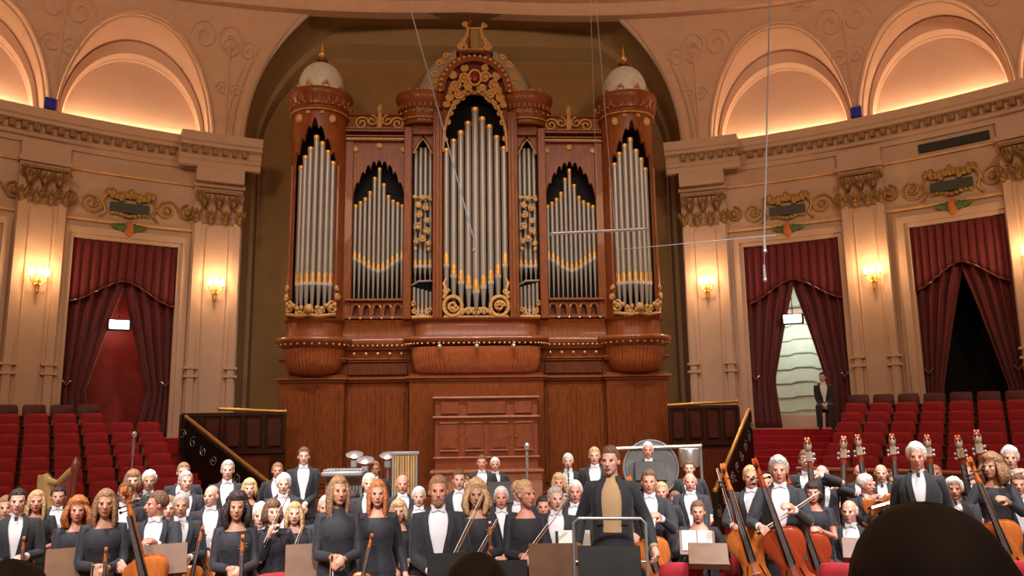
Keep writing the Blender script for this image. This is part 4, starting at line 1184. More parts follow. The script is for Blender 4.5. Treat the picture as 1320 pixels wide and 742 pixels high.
def cloth(D, key, fem, style):
    k2 = (key, style)
    if k2 in CC: return CC[k2]
    Z, ring, T = D['Z'], D['ring'], D['T']; sit = D['dz'] != 0; out = []
    def sleeves(mb, r, end=.0, short=False):
        for s_, e_, w_ in ((D['sl'], D['el'], D['wl']), (D['sr'], D['er'], D['wr'])):
            inn = V((s_.x*.50, s_.y+.005, s_.z+.018))
            if short: mb.tube([inn, s_+V((0, 0, .012)), s_.lerp(e_, .35), s_.lerp(e_, .55)], [.062*r, .072*r, .066*r, .062*r], 12)
            else:
                w2 = w_+(e_-w_).normalized()*end
                mb.tube([inn, s_+V((0, 0, .010)), s_.lerp(e_, .25), s_.lerp(e_, .6), s_.lerp(e_, .9), e_.lerp(w2, .12), e_.lerp(w2, .5), w2], [.052*r, .064*r, .063*r, .058*r, .054*r, .053*r, .048*r, .041*r], 12)
    def legs(mb, r=1):
        mb.loft([ring(a+.015, b+.018, Z(z)) for a, b, z in ((.13, .09, .84), (.165, .115, .88), (.165, .11, .96), (.155, .105, 1.04))])
        for h_, k_, a_ in zip(D['hips'], D['knees'], D['ank']):
            mb.tube([h_+V((0, 0, .03)), h_.lerp(k_, .4), k_+V((0, -.01 if sit else 0, 0)), k_.lerp(a_, .5), a_+V((0, 0, -.01))], [.100*r, .090*r, .074*r, .066*r, .066*r], 12)
    if style in ('tails', 'suit', 'open', 'shirt'):
        m = MB(); m.loft([ring(a+(.012 if z < 1.25 else .004), b+(.014 if z < 1.25 else .010), Z(z)) for a, b, z in T[1:-1]]+[ring(.066, .064, Z(1.46)), ring(.064, .062, Z(1.495))]); sleeves(m, .88, .0 if style != 'shirt' else .01)
        out.append(('shirt', m.mesh('shirt', TAN if style == 'open' else SHIRT)))
        if style != 'shirt':
            m = MB(); rings = []; nn = 30
            prof = [(.195, .135, .80, .10), (.185, .13, .90, .08), (.178, .125, 1.0, .08), (.172, .126, 1.10, .16), (.182, .13, 1.20, .27), (.190, .138, 1.29, .38), (.172, .122, 1.37, .50), (.125, .10, 1.43, .70), (.085, .082, 1.465, .90), (.075, .078, 1.485, 1.0)]
            if style == 'open': prof = [(a, b, z, .42+.10*(i/9)) for i, (a, b, z, o_) in enumerate(prof)]
            if style == 'suit': prof = [(a, b, z, max(.07, o_*.72)) for a, b, z, o_ in prof]
            for a, b, z, op in prof:
                row = []
                for i in range(nn+1):
                    t = -pi/2+op+(2*pi-2*op)*i/nn
                    row.append((a*abs(cos(t))**.9*(1 if cos(t) > 0 else -1), b*abs(sin(t))**.9*(1 if sin(t) > 0 else -1), Z(z)))
                rings.append([(x*.94, y*.94, z) for x, y, z in row][::-1]+row)
            m.loft(rings); sleeves(m, 1.0, .025)
            # lapels
            for e in (-1, 1):
                L_ = []
                for a, b, z, op in prof[3:9]:
                    t = -pi/2+e*op; x, y = a*cos(t), b*sin(t)
                    w = .05 if z < 1.4 else .035
                    L_.append([(x, y-.012, Z(z)), (x+e*w, y-.004+w*.25*0, Z(z)), (x+e*w, y+.012, Z(z)), (x, y+.006, Z(z))])
                m.loft(L_)
            out.append(('jacket', m.mesh('jacket', SUIT, ang=50)))
            if style != 'open':
                m = MB(); c = V((0, -.075, Z(1.468)))
                if style == 'tails':
                    for e in (-1, 1): m.loft([[tuple(c+V((e*x, y, z))) for y, z in ((-.008, -h), (-.008, h), (.008, h), (.008, -h))] for x, h in ((0, .008), (.02, .016), (.048, .024), (.055, .018))])
                    m.ball(c, (.012, .012, .012), 8, 6); out.append(('bow_tie', m.mesh('bow_tie', SHIRT)))
                else:
                    m.loft([[tuple(c+V((x*w, y-.045*(-z)*1.2, z))) for x in (-1, 1)] + [tuple(c+V((x*w, y+.008-.045*(-z)*1.2, z))) for x in (1, -1)] for z, w, y in ((.0, .016, -.01), (-.02, .012, -.01), (-.25, .03, -.01), (-.30, .004, -.01))])
                    out.append(('necktie', m.mesh('necktie', SUIT2)))
        m = MB(); legs(m); out.append(('trousers', m.mesh('trousers', SUIT)))
    else:
        m = MB()
        TT = [(a+.014, b+.016, Z(z)) for a, b, z in T[1:-2]]
        m.loft([ring(a, b, z, cy=-.004) for a, b, z in TT]+[ring(.118 if style != 'dress_high' else .10, .085, Z(1.395))]+([ring(.06, .062, Z(1.465))] if style == 'dress_high' else [ring(.098, .07, Z(1.39))]))
        sleeves(m, .86 if fem else .95, .02, style == 'short_sleeve')
        if fem:
            for e in (-1, 1): m.ball((e*.062, -.066, Z(1.25)), (.075, .058, .075), 12, 8)
        out.append(('blouse', m.mesh('blouse', DRESS)))
        m = MB()
        if sit: legs(m)
        else: m.loft([ring(a, b, z) for a, b, z in ((.20, .17, .12), (.19, .16, .4), (.18, .145, .7), (.185, .135, .9), (.155, .115, 1.04), (.14, .105, 1.08))])
        out.append(('skirt' if not sit else 'trousers', m.mesh('skirt', DRESS)))
    m = MB()
    for a_ in D['ank']:
        m.tube([a_+V((0, .05, -.045)), a_+V((0, .0, -.035)), a_+V((0, -.08, -.045)), a_+V((0, -.19, -.06))], [.032, .045, .040, .020], 10)
    out.append(('shoes', m.mesh('shoes', EBONY)))
    CC[k2] = out; return out
SK = {}
PEOPLE = []
def floor_z(x, y):
    if abs(x) < 4.0 and 11 < y < 18.6: return .23
    if x > 2.0 and 6.3 < y < 11 and x < 7.2: return .22
    if -6.2 < x < 2.0 and 8.9 < y < 14.3: return .12
    return 0
def person(px, py, d, label, pose='clasp', hair='short', hc='grey', fem=False, style=None, sit=None, turn=0, face=0, skin=None, floor=None, fix=None, group=None):
    """px, py: top of head in the photograph; d: distance along the view"""
    rnd = random.Random(int(px*7+py))
    P = at_d(px, py, d)
    for _ in range(14):
        if all((V((P.x, P.y))-V((a.location.x, a.location.y))).length > .43 for a, b, c in PEOPLE): break
        d += .08; P = at_d(px, py, d)
    fz = floor_z(P.x, P.y) if fix is None else fix
    Hh = P.z-fz
    if sit is None: sit = Hh < 1.46
    nat = 1.715-(.42 if sit else 0)
    s = Hh/nat
    if not .86 < s < 1.12: print('SCALE', label, round(s, 2), 'H', round(Hh, 2), 'y', round(P.y, 1))
    style = style or ('dress' if fem else 'tails')
    turn = round(turn/15)*15
    key = (pose, sit, fem, turn)
    D = body_data(pose, sit, fem, radians(turn))
    skin = rnd.randrange(3) if skin is None else skin
    if skin == 2 and rnd.random() < .6: skin = 0
    kk = (key, skin)
    if kk not in SK:
        me = D['body'].copy(); me.materials.append(SKIN[skin]); SK[kk] = me
    # face the camera by default
    az = atan2(P.x-CAMP.x, P.y-CAMP.y)
    o = obj('person', SK[kk]); tag(o, label, 'person', group)
    hd = .02
    o.location = (P.x, P.y, fz); o.rotation_euler = (0, 0, -az+radians(face)); o.scale = (.5+.5*s, .5+.5*s, s)
    for q in D['eyes']: obj('eye', q, o)
    obj('lips', D['lips'], o)
    hm = hair_mesh(D, hair, HAIR[hc], rnd); obj('hair', hm, o)
    for nm, me in cloth(D, key, fem, style): obj(nm, me, o)
    o['_k'] = 0; del o['_k']
    M = Matrix.Translation(o.location) @ Matrix.Rotation(-az+radians(face), 4, 'Z') @ Matrix.Diagonal((.5+.5*s, .5+.5*s, s, 1))
    PEOPLE.append((o, M, D)); return o, M, D
# ------------------------------------------------------------------ instruments
IC = {}
def outline(L_, w):
    pts = []
    prof = [(0, 0), (.02, .22), (.06, .34), (.12, .40), (.20, .405), (.28, .36), (.35, .285), (.42, .255), (.50, .25), (.56, .275), (.62, .36), (.70, .455), (.79, .50), (.88, .47), (.95, .36), (.99, .18), (1.0, 0)]
    R_ = [(w*x, L_*(1-t)) for t, x in prof]
    return R_+[(-x, z) for x, z in R_[-2:0:-1]]
def string_inst(kind):
    """body bottom at origin, standing up along z, front towards -y"""
    if kind in IC: return IC[kind]
    L_, w, th, neck, m_ = {'violin': (.357, .208, .035, .27, VARN), 'viola': (.41, .24, .04, .30, VARN), 'cello': (.755, .44, .125, .50, VARN), 'cello_red': (.755, .44, .125, .50, VARR), 'bass': (1.0, .62, .19, .72, VARR)}[kind]
    k = L_/.357; P = outline(L_, w); n = len(P); parts = []
    m = MB(); e = .012*k**.5
    rings = []
    for y, s in ((-th/2-.02*k**.6, .30), (-th/2-.015*k**.6, .62), (-th/2-.006*k**.6, .86), (-th/2, 1.0), (-th/2+.004, 1.02), (-th/2+.006, .97), (th/2-.006, .97), (th/2-.004, 1.02), (th/2, 1.0), (th/2+.006*k**.6, .86), (th/2+.014*k**.6, .5)):
        rings.append([(x*s, y, L_/2+(z-L_/2)*s) for x, z in P])
    m.loft(rings); parts.append(('body', m.mesh('body', m_, ang=50)))
    m = MB(); top = L_+neck
    m.tube([(0, -th*.2, L_*.93), (0, -th*.35, L_+neck*.3), (0, -th*.4, top*1.0-.04*k)], [.016*k**.8]*3, 8)
    m.tube([(0, -th*.4, top-.05*k), (0, -th*.4+.01*k, top), (0, -th*.4+.015*k, top+.04*k)], [.014*k**.8, .014*k**.8, .011*k**.8], 8)
    for s in (-1, 1):
        sp = [V((s*.006*k, -th*.4-.002*k+p.x, top+.055*k+p.z)) for p in spiral((0, 0, 0), .022*k**.9, 1.4, 1, pi)]
        m.tube(sp, .007*k**.8, 6)
    parts.append(('neck', m.mesh('neck', m_)))
    m = MB(); rings = []
    for z, hw in ((L_*.62, .021), (L_*.8, .019), (L_, .016), (top-.05*k, .012)):
        y = -th/2-.022*k; hw *= k**.85
        rings.append([(-hw, y, z), (-hw*.6, y-.006*k, z), (hw*.6, y-.006*k, z), (hw, y, z), (hw, y+.010*k, z), (-hw, y+.010*k, z)])
    m.loft(rings); parts.append(('fingerboard', m.mesh('fingerboard', EBONY)))
    m = MB(); rings = []
    for z, hw in ((.03*k, .008), (.07*k, .016), (.125*k, .022)):
        y = -th/2-.024*k; rings.append([(-hw*k**.8, y, z), (hw*k**.8, y, z), (hw*k**.8, y+.006, z), (-hw*k**.8, y+.006, z)])
    m.loft(rings); parts.append(('tailpiece', m.mesh('tailpiece', EBONY)))
    m = MB(); y = -th/2-.012*k; m.loft([[(x*k**.9, -th/2-.005, L_*.455), (x*k**.9, -th/2-.028*k, L_*.455+.001), (x*k**.9, -th/2-.028*k, L_*.465), (x*k**.9, -th/2-.005, L_*.47)] for x in (-.021, .021)]); parts.append(('bridge', m.mesh('bridge', BOWW)))
    m = MB()
    for x in (-.009, -.003, .003, .009):
        m.tube([(x*k**.8, -th/2-.030*k, L_*.2), (x*k**.8, -th/2-.031*k, L_*.46), (x*.7*k**.8, -th/2-.030*k, top-.05*k)], .0012*k**.7, 4)
    parts.append(('strings', m.mesh('strings', CHROME)))
    m = MB()
    for s in (-1, 1):
        m.tube([(s*.20*w, -th/2-.0135*k**.6-.004, L_*.40), (s*.17*w, -th/2-.015*k**.6-.004, L_*.46), (s*.16*w, -th/2-.016*k**.6-.004, L_*.50), (s*.13*w, -th/2-.018*k**.6-.004, L_*.56)], .004*k**.7, 5)
    parts.append(('sound_holes', m.mesh('sound_holes', EBONY)))
    m = MB()
    for i in range(4):
        s = 1 if i % 2 else -1; z = top-.03*k+.02*k*(i//2)*1.0+.01*k*(i % 2); pw = .6 if kind == 'bass' else 1
        m.tube([(0, -th*.4, z), (s*.035*pw*k**.8, -th*.4, z)], [.003*k**.8, .004*k**.8], 6); m.ball((s*.042*pw*k**.8, -th*.4, z), (.008*k**.8, .003*k, .008*k**.8), 8, 6)
    parts.append(('tuning_pegs', m.mesh('tuning_pegs', EBONY if kind != 'bass' else CHROME)))
    if kind in ('cello', 'cello_red', 'bass'):
        m = MB(); m.tube([(0, 0, .02), (0, 0, -.30 if kind != 'bass' else -.22)], .006, 8); m.ball((0, 0, 0), .02); parts.append(('endpin', m.mesh('endpin', CHROME)))
    if kind == 'bass':
        m = MB()
        m.ball((0, -th*.4-.01, top+.10), (.045, .06, .07), 10, 8); m.box((0, -th*.4, top-.02), (.075, .07, .12), bev=.01); parts.append(('scroll_head', m.mesh('scroll_head', mat('pale_scroll', (.55, .42, .32), .25, .1, coat=.8))))
    IC[kind] = parts; return parts
def place_inst(kind, name, label, cat, M, group=None):
    o = bpy.data.objects.new(name, None); COL.objects.link(o); tag(o, label, cat, group)
    for nm, me in string_inst(kind): obj(nm, me, o)
    o.matrix_world = M; return o
def rot(ax=0, ay=0, az=0):
    return Matrix.Rotation(radians(az), 4, 'Z') @ Matrix.Rotation(radians(ay), 4, 'Y') @ Matrix.Rotation(radians(ax), 4, 'X')
def bow(A_, B_, label, group=None):
    """violin bow from frog A to tip B, world points"""
    A_, B_ = V(A_), V(B_); o = thing('bow', label, 'bow', A_, 0, group); d = B_-A_; L_ = d.length; u = d/L_
    n = u.cross(V((0, 1, 0))).normalized()
    m = MB(); m.tube([V((0, 0, 0)), u*L_*.3+n*-.004, u*L_*.6-n*.006, u*L_], [.0055, .0055, .005, .004], 8); m.tube([u*L_, u*L_+n*.018], [.005, .003], 6); m.build('stick', BOWW, o)
    m = MB(); m.tube([u*.04+n*.02, u*(L_-.004)+n*.016], .0045, 6); m.build('bow_hair', BOWH, o)
    m = MB(); m.box((0, 0, 0), (.05, .012, .022), M=Matrix.Translation(u*.05+n*.010) @ u.to_track_quat('X', 'Z').to_matrix().to_4x4()); m.build('frog', EBONY, o)
    return o
def wp(M, p): return M @ V(p)
def give_violin(q, label, tilt=(0, 0, 0), at=None, kind='violin'):
    o, M, D = q; s = D['dz']
    p = wp(M, at or (D['wl'].x-.02, D['wl'].y-.07, D['wl'].z-.48))
    return place_inst(kind, kind, label, kind, Matrix.Translation(p) @ Matrix.Rotation(o.rotation_euler.z, 4, 'Z') @ rot(*tilt), 'violins and violas held by players')
def give_bow(q, label, d, hand_='r', L_=.74, back=.08):
    o, M, D = q; w = D['wr'] if hand_ == 'r' else D['wl']
    g = wp(M, w)+V((0, -.07, -.03)); d = V(d).normalized()
    return bow(g-d*back, g+d*(L_-back), label, 'string bows held by players')
def give_cello(q, label, red=False, px=None, ytop=None, lean=0, kind=None, drop=0):
    o, M, D = q; k = kind or ('cello_red' if red else 'cello')
    P = wp(M, (0, -.36, 0)); dpt = (P-CAMP).dot(FW)
    if px is not None:
        Q = at_d(px, ytop, dpt); z = Q.z-.755; x, y = Q.x, Q.y
    else: x, y, z = P.x, P.y, .3
    z = max(z, floor_z(x, y)+.24); lean = lean or -15
    return place_inst(k, 'cello', label, 'cello', Matrix.Translation((x, y, z)) @ Matrix.Rotation(o.rotation_euler.z, 4, 'Z') @ Matrix.Translation((-.42*sin(radians(lean)), 0, 0)) @ rot(4, lean, 0), 'cellos')
def give_bass(px, py, d, label):
    Q = at_d(px, py, d); top = 1.0+.72+.20
    z = max(Q.z-top, floor_z(Q.x, Q.y)+.02)
    return place_inst('bass', 'double_bass', label, 'double bass', Matrix.Translation((Q.x, Q.y, z)) @ Matrix.Rotation(-atan2(Q.x, Q.y), 4, 'Z') @ rot(4, (px*7) % 11-5, 0), 'double basses at the back right')
def clarinet(q, label, gold=False):
    o, M, D = q; a = wp(M, (0, -.13, 1.545+D['dz'])); b = wp(M, (.0, -.40, 1.02+D['dz']))
    t = thing('clarinet' if not gold else 'trumpet', label, 'clarinet' if not gold else 'trumpet', a); d = b-a
    m = MB()
    if gold:
        m.tube([V((0, 0, 0)), d*.55, d*.8, d*1.0], [.008, .010, .02, .06], 12); m.tube([d*.2+V((0, 0, -.03)), d*.6+V((0, 0, -.03)), d*.62, d*.2, d*.2+V((0, 0, -.03))], .008, 8); m.build('tubing', BRASS, t)
        m = MB(); m.tube([d*.4+V((0, 0, .03)), d*.4+V((0, 0, -.08))], .012, 8); m.build('valve', CHROME, t)
    else:
        m.tube([V((0, 0, 0)), d*.1, d*.15, d*.8, d*.9, d*1.0], [.006, .012, .013, .014, .020, .036], 12); m.build('tube', EBONY, t)
        m = MB()
        for k in range(7): m.ball(d*(.2+.09*k)+V((0, -.014, .008)), .010, 6, 5)
        m.tube([d*.15+V((.014, -.01, 0)), d*.8+V((.014, -.01, 0))], .003, 5); m.build('keywork', CHROME, t)
    return t
# ------------------------------------------------------------------ the orchestra (head-top pixel, distance)
p = person
q = p(24, 631, 7.9, 'young dark-haired person in black jacket at the left picture edge', 'violin', 'short', 'dark', style='suit', floor=0); give_violin(q, 'violin held by the dark-haired player at the left edge')
q = p(48, 633, 8.3, 'blonde woman in dark short-sleeved top second from left', 'violin', 'long', 'blond', True, 'short_sleeve', floor=0); give_violin(q, 'violin held low by the blonde woman second from left', (-20, 35, 0))
q = p(101, 643, 7.9, 'woman with wavy reddish-blonde hair third from left in front row', 'bowup', 'curly', 'red', True, 'short_sleeve', floor=0); give_bow(q, 'slanting bow of the reddish-blonde woman at left', (-.35, -.1, -.9))
q = p(137, 632, 7.3, 'woman with long light brown hair holding a bow upright before her, left', 'bowup', 'long', 'light', True, 'dress', floor=0); give_violin(q, 'violin of the long-haired woman at left with the upright bow', (0, 0, 0)); give_bow(q, 'pale bow pointing straight down from the long-haired woman at left', (0, -.05, -1))
q = p(172, 607, 9.3, 'woman with greyish brown hair playing behind the front row at left', 'wind', 'bob', 'light', True, 'dress', floor=.12); clarinet(q, 'black clarinet of the woman behind the left front row')
q = p(193, 608, 9.6, 'white-haired person standing beside the clarinettist at left', 'clasp', 'fluffy', 'white', floor=.12)
q = p(204, 634, 7.6, 'man in profile with dark hair and open black jacket over white shirt, left', 'cello', 'short', 'brown', turn=-60, face=-15, floor=0); give_cello(q, 'cello of the dark-haired man seen in profile at left', px=200, ytop=712)
q = p(234, 637, 7.9, 'grey-haired man with white shirt front right of the profile man', 'violin', 'short', 'grey', floor=0); give_violin(q, 'violin held low by the grey-haired man at left', (0, 10, 0), kind='viola')
q = p(240, 608, 9.4, 'grey-haired man in grey jacket behind the left violins', 'clasp', 'short', 'grey', turn=15, floor=.12)
q = p(237, 597, 10.4, 'man with blurred fair hair farthest back at left', 'down', 'short', 'light', floor=.12)
q = p(273, 626, 8.2, 'man with high forehead and wide white shirt front looking left', 'violin', 'bald', 'brown', turn=-30, floor=0); give_violin(q, 'violin of the man with the high forehead', (0, -25, 0)); give_bow(q, 'bow of the man with the high forehead', (-.6, -.1, -.8))
q = p(294, 594, 10.2, 'tall grey man in white shirt standing below the left handrail', 'down', 'short', 'grey', floor=.12)
q = p(306, 637, 7.3, 'woman with dark curly hair holding a viola upright in front', 'bowup', 'curly', 'dark', True, 'dress', floor=0); give_violin(q, 'orange viola held upright by the dark curly-haired woman', (0, 0, 0), (.06, -.36, .62), 'viola')
q = p(336, 650, 8.6, 'white-haired person half hidden right of the dark curly-haired woman', 'clasp', 'fluffy', 'white', floor=0)
q = p(352, 645, 7.5, 'brown-haired woman in black touching her chin beside a raised bow', 'chin', 'bob', 'brown', True, 'dress_high', turn=15, floor=0); give_violin(q, 'dark red violin of the woman touching her chin', (0, -40, 0), (.15, -.3, .72)); give_bow(q, 'pale bow rising in front of the woman touching her chin', (.4, -.2, .85), L_=.6)
q = p(366, 612, 9.4, 'old white-haired man behind the woman touching her chin', 'clasp', 'fluffy', 'white', floor=.12)
q = p(358, 597, 11.3, 'pale head of a player far back at the foot of the left handrail', 'down', 'short', 'light', floor=.1)
q = p(392, 577, 11.2, 'man in tailcoat standing tall with clasped hands left of the organ', 'clasp', 'short', 'brown', floor=.25)
q = p(380, 648, 8.0, 'blonde woman half hidden left of the tall long-haired woman', 'violin', 'long', 'blond', True, 'dress', floor=0); give_bow(q, 'bow slanting up left of the tall long-haired woman', (.35, -.2, .9), L_=.62)
q = p(437, 615, 7.3, 'tall woman in black with long light brown hair holding a bow down', 'bowup', 'long', 'light', True, 'dress_high', turn=15, floor=.06); give_bow(q, 'pale bow pointing down from the tall long-haired woman', (0, -.05, -1)); give_violin(q, 'violin hanging beside the tall long-haired woman', (0, 12, 0), (.15, -.3, .66))
q = p(487, 620, 7.7, 'red-haired woman in plain black top next to the tall woman', 'down', 'long', 'red', True, 'dress', floor=.03)
q = p(476, 611, 9.2, 'white-haired man just behind the red-haired woman', 'clasp', 'short', 'white', floor=.12)
q = p(483, 595, 11.6, 'distant player with fair hair left of the tubular bells', 'down', 'short', 'light', floor=.23)
q = p(519, 612, 9.5, 'bald man in dark jacket smiling below the tubular bells', 'clasp', 'bald', 'grey', floor=.12)
q = p(514, 645, 8.0, 'fair-haired woman in pale top between red-haired woman and bearded man', 'violin', 'bob', 'blond', True, 'short_sleeve', floor=0); give_bow(q, 'bow slanting down left in front of the bearded man', (-.7, -.2, -.75), L_=.66)
q = p(565, 614, 7.0, 'broad bearded smiling man with reddish hair in open black jacket', 'violin', 'short', 'light', floor=.05, skin=1); give_bow(q, 'long bow rising from the hand of the bearded smiling man', (.45, -.1, .9), 'l'); give_violin(q, 'violin held in front of the bearded smiling man', (0, 30, 0), (.1, -.32, .66))
m = MB(); D = q[2]; m.ball(D['H']((0, -.066, -.085)), (.046, .034, .036), 12, 8); m.build('beard', HAIR['light'], q[0])
q = p(592, 606, 9.4, 'thin dark-haired man behind the bearded smiling man', 'clasp', 'short', 'brown', floor=.12)
q = p(614, 621, 7.6, 'woman with curly blonde hair in black top holding a violin', 'violin', 'curly', 'blond', True, 'dress', floor=0); give_violin(q, 'bright orange violin of the curly blonde woman', (0, 0, 0), (.12, -.34, .74)); give_bow(q, 'bow crossing in front of the curly blonde woman', (.5, -.1, .85), L_=.6)
q = p(621, 587, 12.0, 'brown-haired player before the organ console, left of two', 'down', 'short', 'brown', floor=.23)
q = p(638, 590, 12.0, 'white-haired player before the organ console, right of two', 'down', 'short', 'white', floor=.23)
q = p(599, 614, 10.4, 'player with pale hair peeping over the bearded smiling man', 'down', 'short', 'light', floor=.12)
q = p(646, 628, 8.6, 'white-haired man in dark suit right of the curly blonde woman', 'clasp', 'short', 'white', floor=0)
q = p(677, 620, 7.5, 'woman in black blazer with pinned-up blonde hair looking right', 'bowup', 'bun', 'blond', True, 'dress', turn=45, floor=0); give_bow(q, 'long bow rising right from the woman in the black blazer', (.62, -.1, .8), L_=.78)
give_bow(q, 'dark bow slanting below the woman in the black blazer', (.6, -.25, -.2), 'l', .5)
q = p(668, 622, 8.8, 'person with pale tousled hair behind the woman in the blazer', 'down', 'fluffy', 'blond', floor=0)
q = p(716, 628, 8.0, 'grey-haired man in dark suit with white shirt left of the conductor', 'lap', 'short', 'grey', turn=15, floor=0, sit=False)
q = p(720, 611, 9.8, 'woman with fair hair behind the grey man left of the conductor', 'down', 'bob', 'blond', True, 'dress', floor=.12)
q = p(732, 585, 11.8, 'white-haired player far back above the left of the conductor', 'wind', 'short', 'white', floor=.23); clarinet(q, 'thin dark wind instrument far back left of the conductor')
q = p(766, 577, 11.2, 'tall pale-haired man standing far back beside the conductor', 'down', 'short', 'blond', floor=.23)
q = p(741, 620, 8.6, 'ruddy man with white shirt close to the left of the conductor', 'down', 'short', 'white', floor=0, skin=1)
q = p(835, 570, 11.8, 'white-haired player far back reading at a music stand right of conductor', 'wind', 'short', 'white', floor=.36)
q = p(836, 606, 8.5, 'brown-haired man in white shirt front right of the conductor holding a cello', 'cello', 'short', 'brown', floor=.12); give_cello(q, 'bright orange cello right of the conductor', px=846, ytop=690)
q = p(852, 622, 9.0, 'fair-haired person in black behind the orange cello', 'down', 'short', 'blond', floor=0)
q = p(888, 594, 11.0, 'dark-haired man at the back right of the grey gong', 'down', 'short', 'brown', floor=.12)
q = p(889, 610, 9.2, 'bald man in dark suit in front of the dark-haired back player', 'lap', 'bald', 'white', floor=.12, sit=False)
q = p(899, 646, 8.6, 'small red-faced person in dark clothes behind a music stand', 'lap', 'short', 'brown', skin=1, floor=0, style='dress_high')
q = p(967, 601, 8.2, 'fair-haired cellist with a bow, left of the three cellos at right', 'cello', 'short', 'blond', turn=0, floor=.15); give_cello(q, 'orange cello of the fair-haired cellist', px=968, ytop=677, lean=-14); give_bow(q, 'thin bow rising left from the fair-haired cellist', (-.28, -.1, 1), L_=.72)
q = p(987, 611, 9.3, 'fair person with ruddy face between the two tall cellists', 'down', 'short', 'blond', skin=1, floor=.12)
q = p(1003, 590, 7.6, 'big grey curly-haired cellist in tailcoat with white shirt', 'cello', 'fluffy', 'grey', floor=.15, skin=1); give_cello(q, 'dark red cello of the big grey-haired cellist', True, px=1018, ytop=676, lean=-16); give_bow(q, 'bow rising right from the big grey-haired cellist', (.85, -.15, .55), 'r', .72)
q = p(1038, 581, 9.4, 'double bass player in grey suit behind the big cellist', 'bass', 'short', 'brown', floor=.25); give_bass(1047, 562, 9.2, 'double bass with orange-lit scroll behind the big cellist')
q = p(1047, 622, 8.1, 'short dark-haired woman in pale top at right playing', 'wind', 'bob', 'dark', True, 'short_sleeve', floor=0); give_cello(q, 'red cello standing before the short dark-haired woman', True, px=1052, ytop=684)
q = p(1059, 600, 9.5, 'white-haired bald man behind the short dark-haired woman', 'bass', 'bald', 'white', floor=.2); give_bass(1073, 576, 9.9, 'double bass beside the white-haired bald man')
q = p(1094, 645, 8.0, 'white-haired small viola player seated at right', 'violin', 'bald', 'white', floor=0, sit=True, turn=-15); give_violin(q, 'viola resting on the lap of the small white-haired player', (-30, -50, 0), None, 'viola')
q = p(1108, 599, 10.6, 'bald dark-suited bass player in the middle right back row', 'bass', 'bald', 'brown', floor=.2); give_bass(1116, 572, 10.4, 'double bass of the bald dark-suited player')
q = p(1115, 613, 8.7, 'grey reddish man playing violin at right with raised arm', 'chin', 'fluffy', 'white', turn=30, face=20, floor=0, skin=1); give_violin(q, 'violin raised at the shoulder of the reddish man at right', (0, 75, 0), (-.12, -.2, 1.33))
q = p(1135, 599, 9.6, 'balding man in white shirt with thin black tie at right', 'down', 'bald', 'brown', floor=.12, style='suit')
q = p(1152, 609, 10.6, 'small distant player between two double basses', 'bass', 'short', 'brown', floor=.1); give_bass(1151, 583, 10.4, 'double bass behind the balding man in white shirt')
q = p(1180, 573, 7.9, 'tall thick grey-haired man in suit and tie above the dark spectator', 'down', 'fluffy', 'white', floor=.25, style='suit', skin=1)
q = p(1204, 600, 10.0, 'bass player half hidden right of the tall grey-haired man', 'bass', 'short', 'light', floor=.15); give_bass(1198, 564, 9.8, 'double bass rising right of the tall grey-haired man')
q = p(1229, 617, 8.0, 'white-haired man with ruddy face right of the dark spectator head', 'lap', 'fluffy', 'white', floor=.05, skin=1, style='suit')
q = p(1247, 597, 9.8, 'bass player left of the tallest bass scroll', 'bass', 'short', 'red', floor=.15); give_bass(1254, 566, 9.5, 'double bass with reddish scroll left of the tallest one')
give_bass(1270, 551, 9.2, 'double bass with the tallest scroll near the right edge')
q = p(1277, 587, 8.2, 'woman with curly light brown hair near the right edge with a cello', 'cello', 'curly', 'light', True, 'dress', turn=-30, floor=.1); give_cello(q, 'orange cello near the right picture edge', px=1296, ytop=668); give_bow(q, 'bow slanting down to the orange cello at the right edge', (-.85, -.1, .5), L_=.74)
q = p(1301, 577, 9.0, 'white-haired man behind the curly woman near the right edge', 'bass', 'fluffy', 'white', floor=.25); give_bass(1315, 560, 9.2, 'double bass at the extreme right edge')
q = p(1312, 612, 7.8, 'player in dark jacket cut off by the right edge', 'cello', 'short', 'brown', floor=0)
# a few more faces between the rows
for (px, py, d, lab, hr, hc, fm) in ((218, 640, 8.9, 'face half hidden between profile man and grey-haired man at left', 'short', 'light', False), (163, 622, 8.8, 'face between the upright-bow woman and the clarinettist', 'short', 'brown', False),
        (322, 618, 9.6, 'fair-haired woman behind the dark curly-haired woman', 'bob', 'blond', True), (420, 640, 9.0, 'face behind the left shoulder of the tall long-haired woman', 'short', 'grey', False),
        (455, 634, 9.0, 'face between the tall woman and the red-haired woman', 'bob', 'dark', True), (540, 628, 8.8, 'white-haired man left of the bearded smiling man', 'short', 'white', False),
        (870, 634, 8.8, 'man in grey suit between the orange cello and the bald man', 'short', 'brown', False), (1075, 618, 9.0, 'fair woman behind the short dark-haired woman', 'bob', 'blond', True),
        (1163, 618, 9.0, 'man with dark hair left of the tall grey-haired man', 'short', 'dark', False), (1262, 622, 9.0, 'grey man behind the bow at the far right', 'short', 'grey', False),
        (700, 640, 9.2, 'dark-haired man behind the music desk left of the conductor', 'short', 'dark', False), (8, 640, 9.2, 'fair-haired player cut off by the left edge', 'short', 'light', False),
        (76, 628, 9.0, 'dark-haired player behind the harp foot at left', 'short', 'dark', False)):
    person(px, py, d, lab, 'clasp', hr, hc, fm, floor=0)
# conductor
q = p(786, 576, 7.0, 'conductor in open black jacket over tan shirt on the railed podium', 'conduct', 'short', 'brown', style='open', fix=.30, turn=-15, skin=2)
q[0].location.z = .30
# man at the right doorway
DP = at_y(1060, 480, 19.2)
q = p(1060, 480, (DP-CAMP).dot(FW), 'man in dark suit standing in the lit right doorway', 'clasp', 'short', 'dark', style='tails', fix=2.04, turn=-30)
z_ = DP.z-1.74
